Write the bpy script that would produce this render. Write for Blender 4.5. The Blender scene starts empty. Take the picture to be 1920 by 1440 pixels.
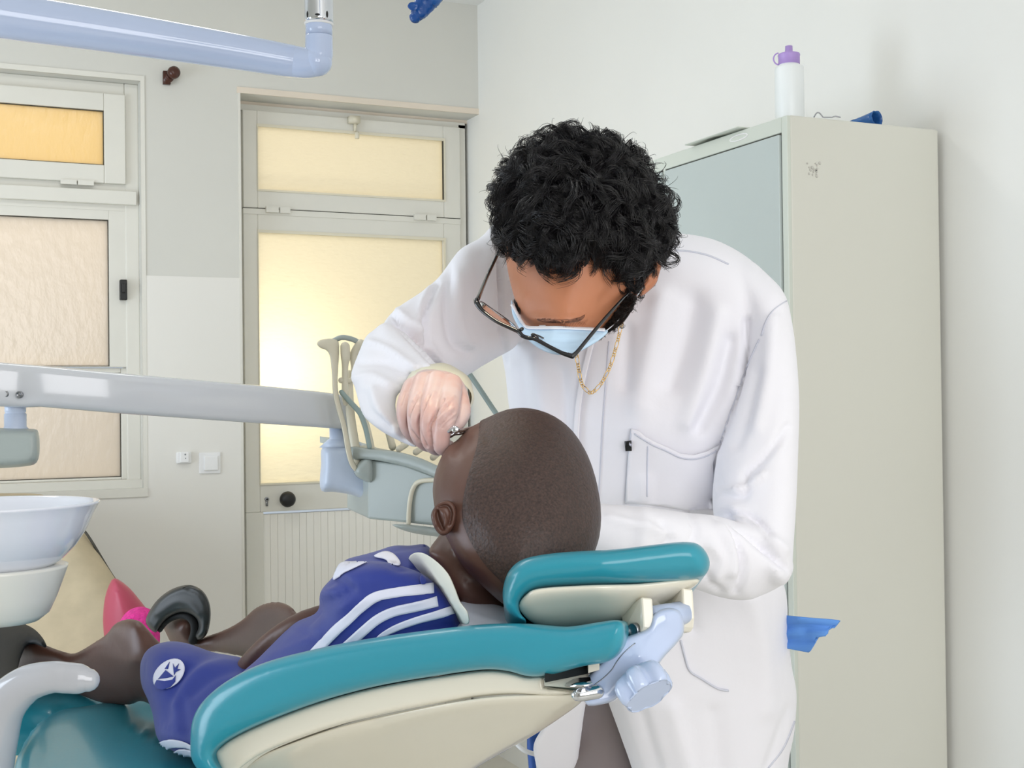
import bpy, math, random
import numpy as np
from mathutils import Vector, Matrix, geometry
from mathutils.bvhtree import BVHTree
random.seed(7); rng = np.random.default_rng(7)
S = bpy.context.scene; COL = S.collection
PI = math.pi
# ------------------------------------------------------------------ camera
FPX = 2400.0
YAW, PITCH, ROLL = 0.43197, 0.01171, -0.01169
EYE = np.array([0.0, 0.0, 1.37])
Fv = np.array([math.sin(YAW)*math.cos(PITCH), math.cos(YAW)*math.cos(PITCH), math.sin(PITCH)])
r0 = np.array([math.cos(YAW), -math.sin(YAW), 0.0]); u0 = np.cross(r0, Fv)
Rv = math.cos(ROLL)*r0 + math.sin(ROLL)*u0
Uv = -math.sin(ROLL)*r0 + math.cos(ROLL)*u0
cam = bpy.data.cameras.new('camera'); cam.sensor_width = 36; cam.lens = FPX/1920*36
cam.clip_start = 0.02; cam.clip_end = 100
co = bpy.data.objects.new('camera', cam); COL.objects.link(co)
co.matrix_world = Matrix([[Rv[0], Uv[0], -Fv[0], EYE[0]], [Rv[1], Uv[1], -Fv[1], EYE[1]],
                          [Rv[2], Uv[2], -Fv[2], EYE[2]], [0, 0, 0, 1]])
S.camera = co
# ------------------------------------------------------------------ light and view
S.view_settings.view_transform = 'Standard'; S.view_settings.look = 'None'
S.view_settings.exposure = 0.0; S.view_settings.gamma = 1.0
S.view_settings.use_curve_mapping = False
S.cycles.max_bounces = 8; S.cycles.diffuse_bounces = 5; S.cycles.glossy_bounces = 4
S.cycles.transmission_bounces = 8; S.cycles.use_denoising = True
S.cycles.sample_clamp_indirect = 8
w = bpy.data.worlds.new('sky'); S.world = w; w.use_nodes = True
w.node_tree.nodes['Background'].inputs[0].default_value = (0.80, 0.90, 1.0, 1)
w.node_tree.nodes['Background'].inputs[1].default_value = 0.6

def W(px, py, d):
    px = np.asarray(px, float); py = np.asarray(py, float); d = np.asarray(d, float)
    a = (px-960)/FPX*d; b = -(py-720)/FPX*d
    return EYE + d[..., None]*Fv + a[..., None]*Rv + b[..., None]*Uv
def Wp(px, py, d): return W(px, py, d)
def ray(px, py): return Fv + (px-960)/FPX*Rv - (py-720)/FPX*Uv
def onY(px, py, Y): r = ray(px, py); t = (Y-EYE[1])/r[1]; return EYE + r*t
def onX(px, py, X): r = ray(px, py); t = (X-EYE[0])/r[0]; return EYE + r*t
def onZ(px, py, Z): r = ray(px, py); t = (Z-EYE[2])/r[2]; return EYE + r*t
def proj(V):
    V = np.asarray(V, float) - EYE
    d = V @ Fv
    return 960 + (V @ Rv)/d*FPX, 720 - (V @ Uv)/d*FPX, d

def area(name, loc, target, sx, sy, power, color):
    l = bpy.data.lights.new(name, 'AREA'); l.shape = 'RECTANGLE'; l.size = sx; l.size_y = sy
    l.energy = power; l.color = color
    o = bpy.data.objects.new(name, l); COL.objects.link(o); o.location = loc
    o.rotation_euler = (Vector(target)-Vector(loc)).to_track_quat('-Z', 'Y').to_euler()
    return o
YW = float(onY(500, 900, 4.64)[1]); XW = float(onY(896, 100, YW)[0]); YD = float(onX(878, 300, XW)[1])
# daylight through the window behind the camera, plus added side and ceiling fill lights
area('daylight_front_window', (0.3, -1.9, 1.75), (0.9, 2.2, 1.1), 2.2, 1.7, 60, (1.0, 0.98, 0.985))
area('side_fill_light', (-2.3, 2.9, 1.15), (1.2, 3.3, 0.8), 2.0, 1.8, 64, (0.78, 0.88, 1.0))  # unseen left opening, set low and tall to brighten the lower wall
area('ceiling_fill_light', (0.2, 3.1, 2.85), (0.2, 3.3, 0), 1.2, 0.3, 9, (1.0, 0.98, 0.95))  # added overhead light for the back of the room, without a fixture

# ------------------------------------------------------------------ materials
def mat(name, col, rough=0.5, metal=0.0, coat=0.0, bump=0.0, bscale=60.0, var=0.0, vscale=4.0, col2=None,
        trans=0.0, ior=1.45, sss=0.0, spec=0.5, sheen=0.0, alpha=1.0, bdist=0.002):
    m = bpy.data.materials.new(name); m.use_nodes = True
    nt = m.node_tree; b = nt.nodes['Principled BSDF']
    def lin(c): return tuple((x/12.92 if x <= 0.04045 else ((x+0.055)/1.055)**2.4) for x in [v/255 for v in c])
    c = lin(col)
    b.inputs['Base Color'].default_value = (*c, 1)
    b.inputs['Roughness'].default_value = rough; b.inputs['Metallic'].default_value = metal
    b.inputs['Coat Weight'].default_value = coat; b.inputs['Coat Roughness'].default_value = 0.08
    b.inputs['Transmission Weight'].default_value = trans; b.inputs['IOR'].default_value = ior
    b.inputs['Specular IOR Level'].default_value = spec
    b.inputs['Sheen Weight'].default_value = sheen
    b.inputs['Alpha'].default_value = alpha
    if sss > 0:
        b.inputs['Subsurface Weight'].default_value = sss
        b.inputs['Subsurface Radius'].default_value = (0.012, 0.005, 0.003)
        b.inputs['Subsurface Scale'].default_value = 0.6
    tc = nt.nodes.new('ShaderNodeTexCoord')
    n = nt.nodes.new('ShaderNodeTexNoise'); n.inputs['Scale'].default_value = vscale; n.inputs['Detail'].default_value = 6
    nt.links.new(tc.outputs['Object'], n.inputs['Vector'])
    r = nt.nodes.new('ShaderNodeValToRGB')
    c2 = lin(col2) if col2 else tuple(x*(1-var) for x in c)
    r.color_ramp.elements[0].position = 0.35; r.color_ramp.elements[1].position = 0.65
    r.color_ramp.elements[0].color = (*c2, 1); r.color_ramp.elements[1].color = (*c, 1)
    nt.links.new(n.outputs['Fac'], r.inputs[0])
    if var > 0 or col2: nt.links.new(r.outputs[0], b.inputs['Base Color'])
    if bump > 0:
        n2 = nt.nodes.new('ShaderNodeTexNoise'); n2.inputs['Scale'].default_value = bscale; n2.inputs['Detail'].default_value = 5
        nt.links.new(tc.outputs['Object'], n2.inputs['Vector'])
        bp = nt.nodes.new('ShaderNodeBump'); bp.inputs['Strength'].default_value = bump; bp.inputs['Distance'].default_value = bdist
        nt.links.new(n2.outputs['Fac'], bp.inputs['Height']); nt.links.new(bp.outputs[0], b.inputs['Normal'])
    return m
def frosted(name, col, scale, streak):
    m = bpy.data.materials.new(name); m.use_nodes = True; nt = m.node_tree
    for n in list(nt.nodes): nt.nodes.remove(n)
    out = nt.nodes.new('ShaderNodeOutputMaterial'); mx = nt.nodes.new('ShaderNodeMixShader')
    tr = nt.nodes.new('ShaderNodeBsdfTranslucent'); gl = nt.nodes.new('ShaderNodeBsdfGlossy')
    tr.inputs[0].default_value = (*col, 1); gl.inputs['Roughness'].default_value = 0.25
    mx.inputs[0].default_value = 0.06
    tc = nt.nodes.new('ShaderNodeTexCoord'); mp = nt.nodes.new('ShaderNodeMapping')
    mp.inputs['Scale'].default_value = streak
    nz = nt.nodes.new('ShaderNodeTexNoise'); nz.inputs['Scale'].default_value = scale; nz.inputs['Detail'].default_value = 3
    bp = nt.nodes.new('ShaderNodeBump'); bp.inputs['Strength'].default_value = 0.9; bp.inputs['Distance'].default_value = 0.004
    nt.links.new(tc.outputs['Object'], mp.inputs[0]); nt.links.new(mp.outputs[0], nz.inputs['Vector'])
    nt.links.new(nz.outputs['Fac'], bp.inputs['Height'])
    nt.links.new(bp.outputs[0], tr.inputs['Normal']); nt.links.new(bp.outputs[0], gl.inputs['Normal'])
    nt.links.new(tr.outputs[0], mx.inputs[1]); nt.links.new(gl.outputs[0], mx.inputs[2]); nt.links.new(mx.outputs[0], out.inputs[0])
    return m
M = {}
M['dado'] = mat('dado_gloss_paint_lit', (228, 226, 220), 0.4, bump=0.1, bscale=25, var=0.015, vscale=2)  # whiter dado paint, lightened further to carry light on the lower wall
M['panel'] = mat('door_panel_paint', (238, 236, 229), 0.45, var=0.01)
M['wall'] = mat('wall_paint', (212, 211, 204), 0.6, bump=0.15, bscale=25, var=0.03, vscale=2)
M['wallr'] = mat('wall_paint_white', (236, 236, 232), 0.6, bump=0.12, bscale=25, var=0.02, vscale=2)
M['ceil'] = mat('ceiling_paint', (235, 235, 232), 0.7, var=0.02)
M['floor'] = mat('floor_tile', (214, 210, 200), 0.35, var=0.1, vscale=3)
M['frame'] = mat('white_frame_enamel', (222, 220, 211), 0.4, var=0.03, vscale=6)
M['reveal'] = mat('reveal_paint', (226, 214, 198), 0.6, var=0.04)
M['gasket'] = mat('dark_gasket', (70, 68, 60), 0.6, var=0.1)
M['black'] = mat('black_plastic', (28, 28, 28), 0.4, var=0.1)
M['brown'] = mat('brown_glazed_plastic', (76, 42, 32), 0.25, var=0.2, vscale=30)
M['locker'] = mat('locker_side_enamel', (214, 214, 204), 0.45, var=0.02, vscale=2)
M['lockdoor'] = mat('locker_door_enamel', (186, 196, 194), 0.4, var=0.02)
M['lockframe'] = mat('locker_frame_enamel', (206, 212, 202), 0.42, var=0.02)
M['chip'] = mat('chipped_paint', (200, 198, 190), 0.7, var=0.1)
M['plastic_white'] = mat('white_plastic', (236, 236, 236), 0.3, var=0.02)
M['arm_blue'] = mat('blue_white_enamel', (186, 200, 228), 0.12, coat=0.5, var=0.02)
M['unit_grey'] = mat('grey_enamel', (206, 209, 214), 0.15, coat=0.5, var=0.02)
M['arm_grey'] = mat('armrest_grey_enamel', (184, 186, 192), 0.15, coat=0.5, var=0.02)
M['unit_box'] = mat('grey_green_plastic', (166, 175, 172), 0.35, var=0.02)
M['unit_cream'] = mat('cream_plastic', (222, 216, 196), 0.4, var=0.03)
M['unit_hose'] = mat('grey_green_rubber', (150, 168, 166), 0.4, var=0.03)
M['joint_blue'] = mat('pale_blue_plastic', (196, 208, 228), 0.3, var=0.02)
M['chrome'] = mat('chrome', (215, 218, 224), 0.08, metal=1.0)
M['dchrome'] = mat('dull_steel', (150, 152, 156), 0.3, metal=1.0)
M['teal'] = mat('teal_vinyl', (46, 146, 166), 0.28, coat=0.2, bump=0.06, bscale=180, var=0.05, vscale=3)
M['cream'] = mat('cream_shell_plastic', (226, 221, 205), 0.14, coat=0.4, var=0.02)
M['porcelain'] = mat('white_porcelain', (232, 236, 246), 0.08, coat=0.6, var=0.01)
M['porcelain2'] = mat('ivory_plastic_base', (232, 232, 224), 0.25, coat=0.3, var=0.01)
M['skin_dark'] = mat('dark_brown_skin', (90, 61, 51), 0.42, bump=0.12, bscale=220, var=0.15, vscale=10, bdist=0.001, sss=0.05)
M['hair_short'] = mat('shaved_black_hair', (76, 57, 51), 0.5, bump=0.9, bscale=230, col2=(50, 38, 35), vscale=420, bdist=0.0016)
M['skin'] = mat('tan_skin', (192, 127, 93), 0.45, bump=0.05, bscale=250, var=0.06, vscale=12, sss=0.12)
M['lips'] = mat('eyelid_skin', (150, 92, 70), 0.5, var=0.1, vscale=30)
M['hair'] = mat('black_curly_hair', (25, 23, 25), 0.28, spec=0.6, var=0.3, vscale=30)
M['beard'] = mat('black_beard', (42, 36, 34), 0.5, var=0.3, vscale=60)
M['coat'] = mat('white_cotton_coat', (238, 237, 243), 0.8, bump=0.3, bscale=11, var=0.01, sheen=0.2, bdist=0.008)
M['seam'] = mat('coat_stitching', (212, 214, 226), 0.8, var=0.02)
M['trouser'] = mat('grey_brown_trousers', (132, 122, 122), 0.8, bump=0.3, bscale=14, var=0.08, bdist=0.006)
M['mask'] = mat('light_blue_mask', (196, 222, 244), 0.7, bump=0.1, bscale=60, var=0.02)
M['maskw'] = mat('white_mask_edge', (236, 238, 246), 0.7, var=0.02)
M['glove'] = mat('milky_latex_glove', (212, 188, 184), 0.4, bump=0.25, bscale=50, var=0.05, vscale=30, sss=0.1, col2=(208, 170, 162))
M['glovecuff'] = mat('cream_glove_cuff', (232, 228, 204), 0.45, bump=0.3, bscale=60, var=0.04)
M['specs'] = mat('black_acetate', (24, 24, 28), 0.12, coat=0.6, var=0.1)
M['lens'] = mat('clear_lens', (255, 255, 255), 0.0, trans=1.0, ior=1.05, spec=0.3)
M['gold'] = mat('gold', (214, 178, 110), 0.2, metal=1.0, var=0.1)
M['navy'] = mat('royal_blue_jersey', (31, 50, 138), 0.65, bump=0.15, bscale=16, var=0.08, vscale=8, sheen=0.15, bdist=0.005)
M['stripe'] = mat('white_satin_stripe', (222, 224, 240), 0.6, bump=0.2, bscale=60, var=0.04, vscale=40)
M['collar'] = mat('white_collar_knit', (240, 238, 226), 0.75, bump=0.3, bscale=60, var=0.03)
M['shoe'] = mat('black_rubber_shoe', (46, 48, 47), 0.42, bump=0.1, bscale=40, var=0.1)
M['shoe_black'] = mat('near_black_rubber', (22, 25, 27), 0.6, spec=0.25, bump=0.1, bscale=40, var=0.1)
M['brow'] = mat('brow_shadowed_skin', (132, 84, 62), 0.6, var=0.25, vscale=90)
M['shoein'] = mat('black_shoe_lining', (16, 16, 17), 0.7, var=0.1)
M['tan'] = mat('tan_upholstery', (190, 176, 148), 0.8, bump=0.3, bscale=30, var=0.12, vscale=14)
M['crimson'] = mat('crimson_vinyl', (176, 70, 92), 0.45, var=0.06)
M['pink'] = mat('hot_pink_fleece', (226, 60, 150), 0.95, bump=0.9, bscale=140, var=0.25, vscale=80, bdist=0.006)
M['piping'] = mat('tan_piping', (206, 180, 140), 0.7, var=0.04)
M['purple'] = mat('lilac_cap_plastic', (178, 150, 214), 0.35, var=0.03)
M['bottle'] = mat('milky_bottle_plastic', (236, 240, 240), 0.35, var=0.01)
M['bluecloth'] = mat('blue_film', (52, 112, 176), 0.25, bump=0.8, bscale=30, col2=(28, 74, 140), vscale=18, bdist=0.005)
M['bluepaper'] = mat('blue_nonwoven_sheet', (98, 152, 226), 0.8, bump=0.5, bscale=60, var=0.06, vscale=20)
M['bluechair'] = mat('blue_vinyl', (44, 90, 170), 0.4, var=0.05)
M['paperbib'] = mat('white_paper_sheet', (222, 228, 242), 0.8, bump=0.3, bscale=20, var=0.02)
M['dark'] = mat('dark_gap', (14, 22, 24), 0.6, var=0.05)
M['glass_door'] = frosted('frosted_door_glass', (0.92, 0.87, 0.74), 26, (1, 1, 3.0))
M['glass_glow_tint'] = frosted('frosted_glass_glow_tint', (0.95, 0.80, 0.52), 18, (2.0, 1, 1))  # warm outdoor light put into the transom glass colour
M['glass_win'] = frosted('frosted_window_glass', (0.92, 0.86, 0.78), 18, (2.0, 1, 1))

# ------------------------------------------------------------------ object helpers
def mk(name, V, F, m, parent=None, smooth=True):
    me = bpy.data.meshes.new(name); me.from_pydata([tuple(map(float, v)) for v in V], [], [tuple(map(int, f)) for f in F]); me.update()
    if smooth: me.polygons.foreach_set('use_smooth', [True]*len(me.polygons))
    o = bpy.data.objects.new(name, me); COL.objects.link(o)
    me.materials.append(m)
    if parent: attach(o, parent)
    return o
ROOTLOC = {}
def attach(o, p):
    o.parent = p
    base = p
    if p.type == 'EMPTY':
        o.matrix_parent_inverse = Matrix.Translation(-Vector(p.location))
def thing(name, label, cat, loc, group=None):
    o = bpy.data.objects.new(name, None); COL.objects.link(o); o.location = tuple(map(float, loc)); o.empty_display_size = 0.05
    o['label'] = label; o['category'] = cat
    if group: o['group'] = group
    return o
def tag(o, label, cat, group=None):
    o['label'] = label; o['category'] = cat
    if group: o['group'] = group
    return o
def structure(o): o['kind'] = 'structure'; return o

def catmull(P, n=6, closed=True):
    P = np.asarray(P, float); N = len(P); out = []
    rg = range(N) if closed else range(N-1)
    for i in rg:
        if closed: a, b, c, d = P[(i-1) % N], P[i], P[(i+1) % N], P[(i+2) % N]
        else: a, b, c, d = P[max(i-1, 0)], P[i], P[i+1], P[min(i+2, N-1)]
        for k in range(n):
            t = k/n
            out.append(0.5*((2*b)+(-a+c)*t+(2*a-5*b+4*c-d)*t*t+(-a+3*b-3*c+d)*t**3))
    if not closed: out.append(P[-1])
    return np.array(out)
def inside(poly, x, y):
    x = np.asarray(x, float); y = np.asarray(y, float); r = np.zeros(x.shape, bool); n = len(poly)
    for i in range(n):
        x1, y1 = poly[i][0], poly[i][1]; x2, y2 = poly[(i+1) % n][0], poly[(i+1) % n][1]
        c = ((y1 > y) != (y2 > y))
        with np.errstate(divide='ignore', invalid='ignore'):
            r ^= c & (x < (x2-x1)*(y-y1)/((y2-y1) if y2 != y1 else 1e-12)+x1)
    return r
def dist_poly(x, y, L, closed=False):
    L = np.asarray(L, float)[:, :2]; D = np.full(np.shape(x), 1e9); n = len(L)
    for i in range(n if closed else n-1):
        a = L[i]; b = L[(i+1) % n]; ab = b-a; l2 = (ab**2).sum()+1e-9
        t = np.clip(((x-a[0])*ab[0]+(y-a[1])*ab[1])/l2, 0, 1)
        D = np.minimum(D, np.hypot(x-a[0]-t*ab[0], y-a[1]-t*ab[1]))
    return D
def depthfn(ctrl):
    """smooth depth field through control points (px, py, depth)"""
    C = np.asarray(ctrl, float)
    if len(C) == 1: return lambda x, y: np.full(np.shape(x), C[0, 2])
    A = np.hypot(C[:, None, 0]-C[None, :, 0], C[:, None, 1]-C[None, :, 1])
    aff = np.c_[np.ones(len(C)), C[:, 0]/1000, C[:, 1]/1000]
    if len(C) < 4:
        w_, *_ = np.linalg.lstsq(aff, C[:, 2], rcond=None)
        return lambda x, y: w_[0]+w_[1]*np.asarray(x)/1000+w_[2]*np.asarray(y)/1000
    n = len(C); K = np.zeros((n+3, n+3)); K[:n, :n] = A/1000 + 0.0; K[:n, n:] = aff; K[n:, :n] = aff.T
    w_, *_ = np.linalg.lstsq(K, np.r_[C[:, 2], 0, 0, 0], rcond=None)
    def f(x, y):
        x = np.asarray(x, float); y = np.asarray(y, float)
        r = w_[n]+w_[n+1]*x/1000+w_[n+2]*y/1000
        for i in range(n): r = r+w_[i]*np.hypot(x-C[i, 0], y-C[i, 1])/1000
        return r
    return f
def inflate(outline, ctrl, T, round_px, step=9, Tb=None, sub=5, p=2.0, smoothline=True, vec=None):
    """solid body: an outline of the thing given real thickness T (m) and its own distance from the lens"""
    Tb = T if Tb is None else Tb
    P = catmull(outline, sub) if smoothline else np.array(outline, float)
    # resample
    seg = np.r_[0, np.cumsum(np.hypot(*(np.roll(P, -1, 0)-P).T))]; L = seg[-1]; n = max(12, int(L/step))
    t = np.linspace(0, L, n, endpoint=False); Pc = np.r_[P, P[:1]]
    P = np.c_[np.interp(t, seg, Pc[:, 0]), np.interp(t, seg, Pc[:, 1])]
    x0, y0 = P.min(0); x1, y1 = P.max(0)
    gx, gy = np.meshgrid(np.arange(x0, x1, step), np.arange(y0, y1, step*0.87))
    gx = gx + (np.arange(gx.shape[0]) % 2)[:, None]*step/2
    gx = gx.ravel(); gy = gy.ravel()
    k = inside(P, gx, gy); gx, gy = gx[k], gy[k]
    D = dist_poly(gx, gy, P, True); k = D > max(step*0.55, round_px*0.5); gx, gy, D = gx[k], gy[k], D[k]
    tg = np.roll(P, -1, 0)-np.roll(P, 1, 0); tg /= np.hypot(*tg.T)[:, None]+1e-9; nr = np.c_[-tg[:, 1], tg[:, 0]]
    if not inside(P, *(P+nr*0.5).T).mean() > 0.5: nr = -nr
    for fr in (0.03, 0.11, 0.24, 0.42):
        q = P+nr*fr*round_px; dq = dist_poly(q[:, 0], q[:, 1], P, True); k = inside(P, q[:, 0], q[:, 1]) & (dq > fr*round_px*0.9)
        q = q[k]; gx = np.r_[gx, q[:, 0]]; gy = np.r_[gy, q[:, 1]]
    pts = [Vector((a, b)) for a, b in P]+[Vector((a, b)) for a, b in zip(gx, gy)]
    ed = [(i, (i+1) % n) for i in range(n)]
    v, e, f, *_ = geometry.delaunay_2d_cdt(pts, ed, [], 0, 1e-6)
    v = np.array([[q[0], q[1]] for q in v])
    tri = np.array([list(q) for q in f if len(q) == 3])
    cen = v[tri].mean(1); tri = tri[inside(P, cen[:, 0], cen[:, 1])]
    D = dist_poly(v[:, 0], v[:, 1], P, True); D[D < 0.3] = 0
    q = np.clip(D/round_px, 0, 1); h = (1-(1-q)**p)**(1/p)
    dm = depthfn(ctrl)(v[:, 0], v[:, 1])
    F0 = W(v[:, 0], v[:, 1], dm-T*h); B0 = W(v[:, 0], v[:, 1], dm+Tb*h)
    nb = len(v); bmap = np.where(D == 0, np.arange(nb), np.arange(nb)+nb)
    if vec is not None:
        B0 = W(v[:, 0], v[:, 1], dm)+np.asarray(vec, float)+Fv*(Tb*h)[:, None]; bmap = np.arange(nb)+nb
    V = np.r_[F0, B0]
    Ff = [tuple(t) for t in tri]; Fb = [tuple(bmap[t[::-1]]) for t in tri]
    # orient: front must face the camera
    a, b, c = V[list(Ff[0])]
    if np.dot(np.cross(b-a, c-a), Fv) > 0: Ff = [t[::-1] for t in Ff]; Fb = [t[::-1] for t in Fb]
    Fs = []
    if vec is not None:
        cnt = {}
        for t in Ff:
            for i in range(3): cnt[(t[i], t[(i+1) % 3])] = 1
        for (i, j) in list(cnt):
            if (j, i) not in cnt: Fs.append((j, i, i+nb, j+nb))
    return V, Ff+Fb+Fs
def join(parts):
    V = []; F = []; o = 0
    for v, f in parts:
        V.append(np.asarray(v, float)); F += [tuple(i+o for i in q) for q in f]; o += len(v)
    return np.concatenate(V), F
def tube(P, R, seg=14, flat=None, caps=True, closed=False):
    """P: world points, R radii; flat=(vector, factor) squashes along a vector"""
    P = np.asarray(P, float); n = len(P); R = np.broadcast_to(np.asarray(R, float), (n,))
    V = []; F = []; up = None
    for i in range(n):
        if closed: t = P[(i+1) % n]-P[(i-1) % n]
        else: t = P[min(i+1, n-1)]-P[max(i-1, 0)]
        t = t/(np.linalg.norm(t)+1e-12)
        if up is None: up = np.cross(t, [0.13, 0.31, 0.94]); up /= np.linalg.norm(up)
        up = up-t*np.dot(up, t); up /= np.linalg.norm(up); s = np.cross(t, up)
        for k in range(seg):
            a = 2*PI*k/seg; q = R[i]*(math.cos(a)*up+math.sin(a)*s)
            if flat is not None:
                fv = np.asarray(flat[0], float); fv = fv/np.linalg.norm(fv); q = q-fv*np.dot(q, fv)*(1-flat[1])
            V.append(P[i]+q)
    for i in range(n if closed else n-1):
        for k in range(seg):
            a = i*seg+k; b = i*seg+(k+1) % seg; j = (i+1) % n
            F.append((a, b, j*seg+(k+1) % seg, j*seg+k))
    if caps and not closed:
        F.append(tuple(range(seg))[::-1]); F.append(tuple((n-1)*seg+k for k in range(seg)))
    return np.array(V), F
def ptube(pts, seg=14, n=5, round_ends=True, **kw):
    """pts: (px,py,depth,radius_px) - a tapering rounded limb through those places"""
    A = catmull(np.array(pts, float), n, closed=False)
    P = W(A[:, 0], A[:, 1], A[:, 2]); R = A[:, 3]*A[:, 2]/FPX
    if round_ends:
        for end in (0, -1):
            t = (P[1]-P[0]) if end == 0 else (P[-1]-P[-2]); t = t/np.linalg.norm(t); r = R[end]; Q = []; q = []
            for a in (0.35, 0.7, 0.9, 0.995):
                Q.append(P[end]+t*r*a*(-1 if end == 0 else 1)); q.append(r*math.sqrt(1-a*a))
            if end == 0: P = np.r_[Q[::-1], P]; R = np.r_[q[::-1], R]
            else: P = np.r_[P, Q]; R = np.r_[R, q]
    return tube(P, R, seg, **kw)
def ball(px, py, d, rx, ry, rd, seg=24, rings=14, rot=0):
    """ellipsoid; rx,ry in px at depth d, rd in metres along the view"""
    c = W(px, py, d); a = rx*d/FPX; b = ry*d/FPX; V = []; F = []
    X = Rv*math.cos(rot)-Uv*math.sin(rot); Y = Rv*math.sin(rot)+Uv*math.cos(rot)
    for i in range(rings+1):
        th = PI*i/rings
        for k in range(seg):
            ph = 2*PI*k/seg
            V.append(c+X*a*math.sin(th)*math.cos(ph)+Y*b*math.cos(th)+Fv*rd*math.sin(th)*math.sin(ph))
    for i in range(rings):
        for k in range(seg): F.append((i*seg+k, i*seg+(k+1) % seg, (i+1)*seg+(k+1) % seg, (i+1)*seg+k))
    return np.array(V), F
def box(a, b):
    a = np.minimum(a, b); b = np.maximum(np.asarray(b), np.asarray(a)) if False else np.maximum(a, b)
    return None
def bx(x0, x1, y0, y1, z0, z1):
    x0, x1 = sorted((x0, x1)); y0, y1 = sorted((y0, y1)); z0, z1 = sorted((z0, z1))
    V = np.array([(x, y, z) for x in (x0, x1) for y in (y0, y1) for z in (z0, z1)])
    return V, [(0, 1, 3, 2), (4, 6, 7, 5), (0, 4, 5, 1), (2, 3, 7, 6), (0, 2, 6, 4), (1, 5, 7, 3)]
def bevel(o, wdt=0.003, seg=2):
    m = o.modifiers.new('bevel', 'BEVEL'); m.width = wdt; m.segments = seg; m.limit_method = 'ANGLE'; m.angle_limit = 0.6
    return o
def lathe(c, prof, seg=40, ax=None):
    """prof: (radius, height) list about a vertical axis (or ax)"""
    c = np.asarray(c, float); ax = np.array([0, 0, 1.0]) if ax is None else np.asarray(ax, float)/np.linalg.norm(ax)
    a = np.cross(ax, [0.3, 0.9, 0.1]); a /= np.linalg.norm(a); b = np.cross(ax, a); V = []; F = []
    for r, h in prof:
        for k in range(seg):
            t = 2*PI*k/seg; V.append(c+ax*h+(a*math.cos(t)+b*math.sin(t))*r)
    for i in range(len(prof)-1):
        for k in range(seg): F.append((i*seg+k, i*seg+(k+1) % seg, (i+1)*seg+(k+1) % seg, (i+1)*seg+k))
    F.append(tuple(range(seg))[::-1]); F.append(tuple((len(prof)-1)*seg+k for k in range(seg)))
    return np.array(V), F
def extrude(poly3, vec):
    P = np.asarray(poly3, float); n = len(P); V = np.r_[P, P+np.asarray(vec, float)]
    F = [tuple(range(n)), tuple(range(2*n-1, n-1, -1))]+[(i, i+n, (i+1) % n+n, (i+1) % n) for i in range(n)]
    return V, F
def remesh(VF, voxel, smooth=2):
    me = bpy.data.meshes.new('t'); me.from_pydata([tuple(v) for v in VF[0]], [], [tuple(map(int, f)) for f in VF[1]]); me.update()
    import bmesh
    bm = bmesh.new(); bm.from_mesh(me); bmesh.ops.recalc_face_normals(bm, faces=bm.faces); bm.to_mesh(me); bm.free()
    o = bpy.data.objects.new('t', me); COL.objects.link(o)
    m = o.modifiers.new('r', 'REMESH'); m.mode = 'VOXEL'; m.voxel_size = voxel
    if smooth:
        s = o.modifiers.new('s', 'SMOOTH'); s.factor = 0.5; s.iterations = smooth
    dg = bpy.context.evaluated_depsgraph_get(); ev = o.evaluated_get(dg); em = ev.to_mesh()
    n = len(em.vertices); V = np.empty(n*3); em.vertices.foreach_get('co', V); V = V.reshape(-1, 3)
    F = [tuple(p.vertices) for p in em.polygons]
    ev.to_mesh_clear(); bpy.data.objects.remove(o); bpy.data.meshes.remove(me)
    return V, F
def normals(V, F):
    me = bpy.data.meshes.new('t'); me.from_pydata([tuple(v) for v in V], [], F); me.update()
    N = np.empty(len(V)*3)
    me.vertices.foreach_get('normal', N); bpy.data.meshes.remove(me); return N.reshape(-1, 3)
def sculpt(VF, marks, front=True, gain=1.0):
    """marks: (polyline px, width px, amplitude m) ridges (+) and creases (-)"""
    V, F = VF; V = np.array(V); N = normals(V, F); x, y, d = proj(V)
    view = V-EYE; view /= np.linalg.norm(view, axis=1)[:, None]
    fac = np.clip(-(N*view).sum(1), 0, 1)**0.7 if front else 1.0
    tot = np.zeros(len(V))
    for L, wd, amp in marks:
        L = catmull(L, 4, closed=False) if len(L) > 2 else np.array(L, float)
        D = dist_poly(x, y, L); tot += gain*amp*np.exp(-(D/wd)**2)
    return V+N*(tot*fac)[:, None], F
def bvh(*objs):
    V, F = join([(np.array([v.co[:] for v in o.data.vertices]), [tuple(p.vertices) for p in o.data.polygons]) for o in objs])
    return BVHTree.FromPolygons([tuple(v) for v in V], F)
def hit(T, px, py):
    r = ray(px, py); r = r/np.linalg.norm(r); h = T.ray_cast(Vector(EYE), Vector(r))
    return None if h[0] is None else (np.array(h[0]), np.array(h[1]))
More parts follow.
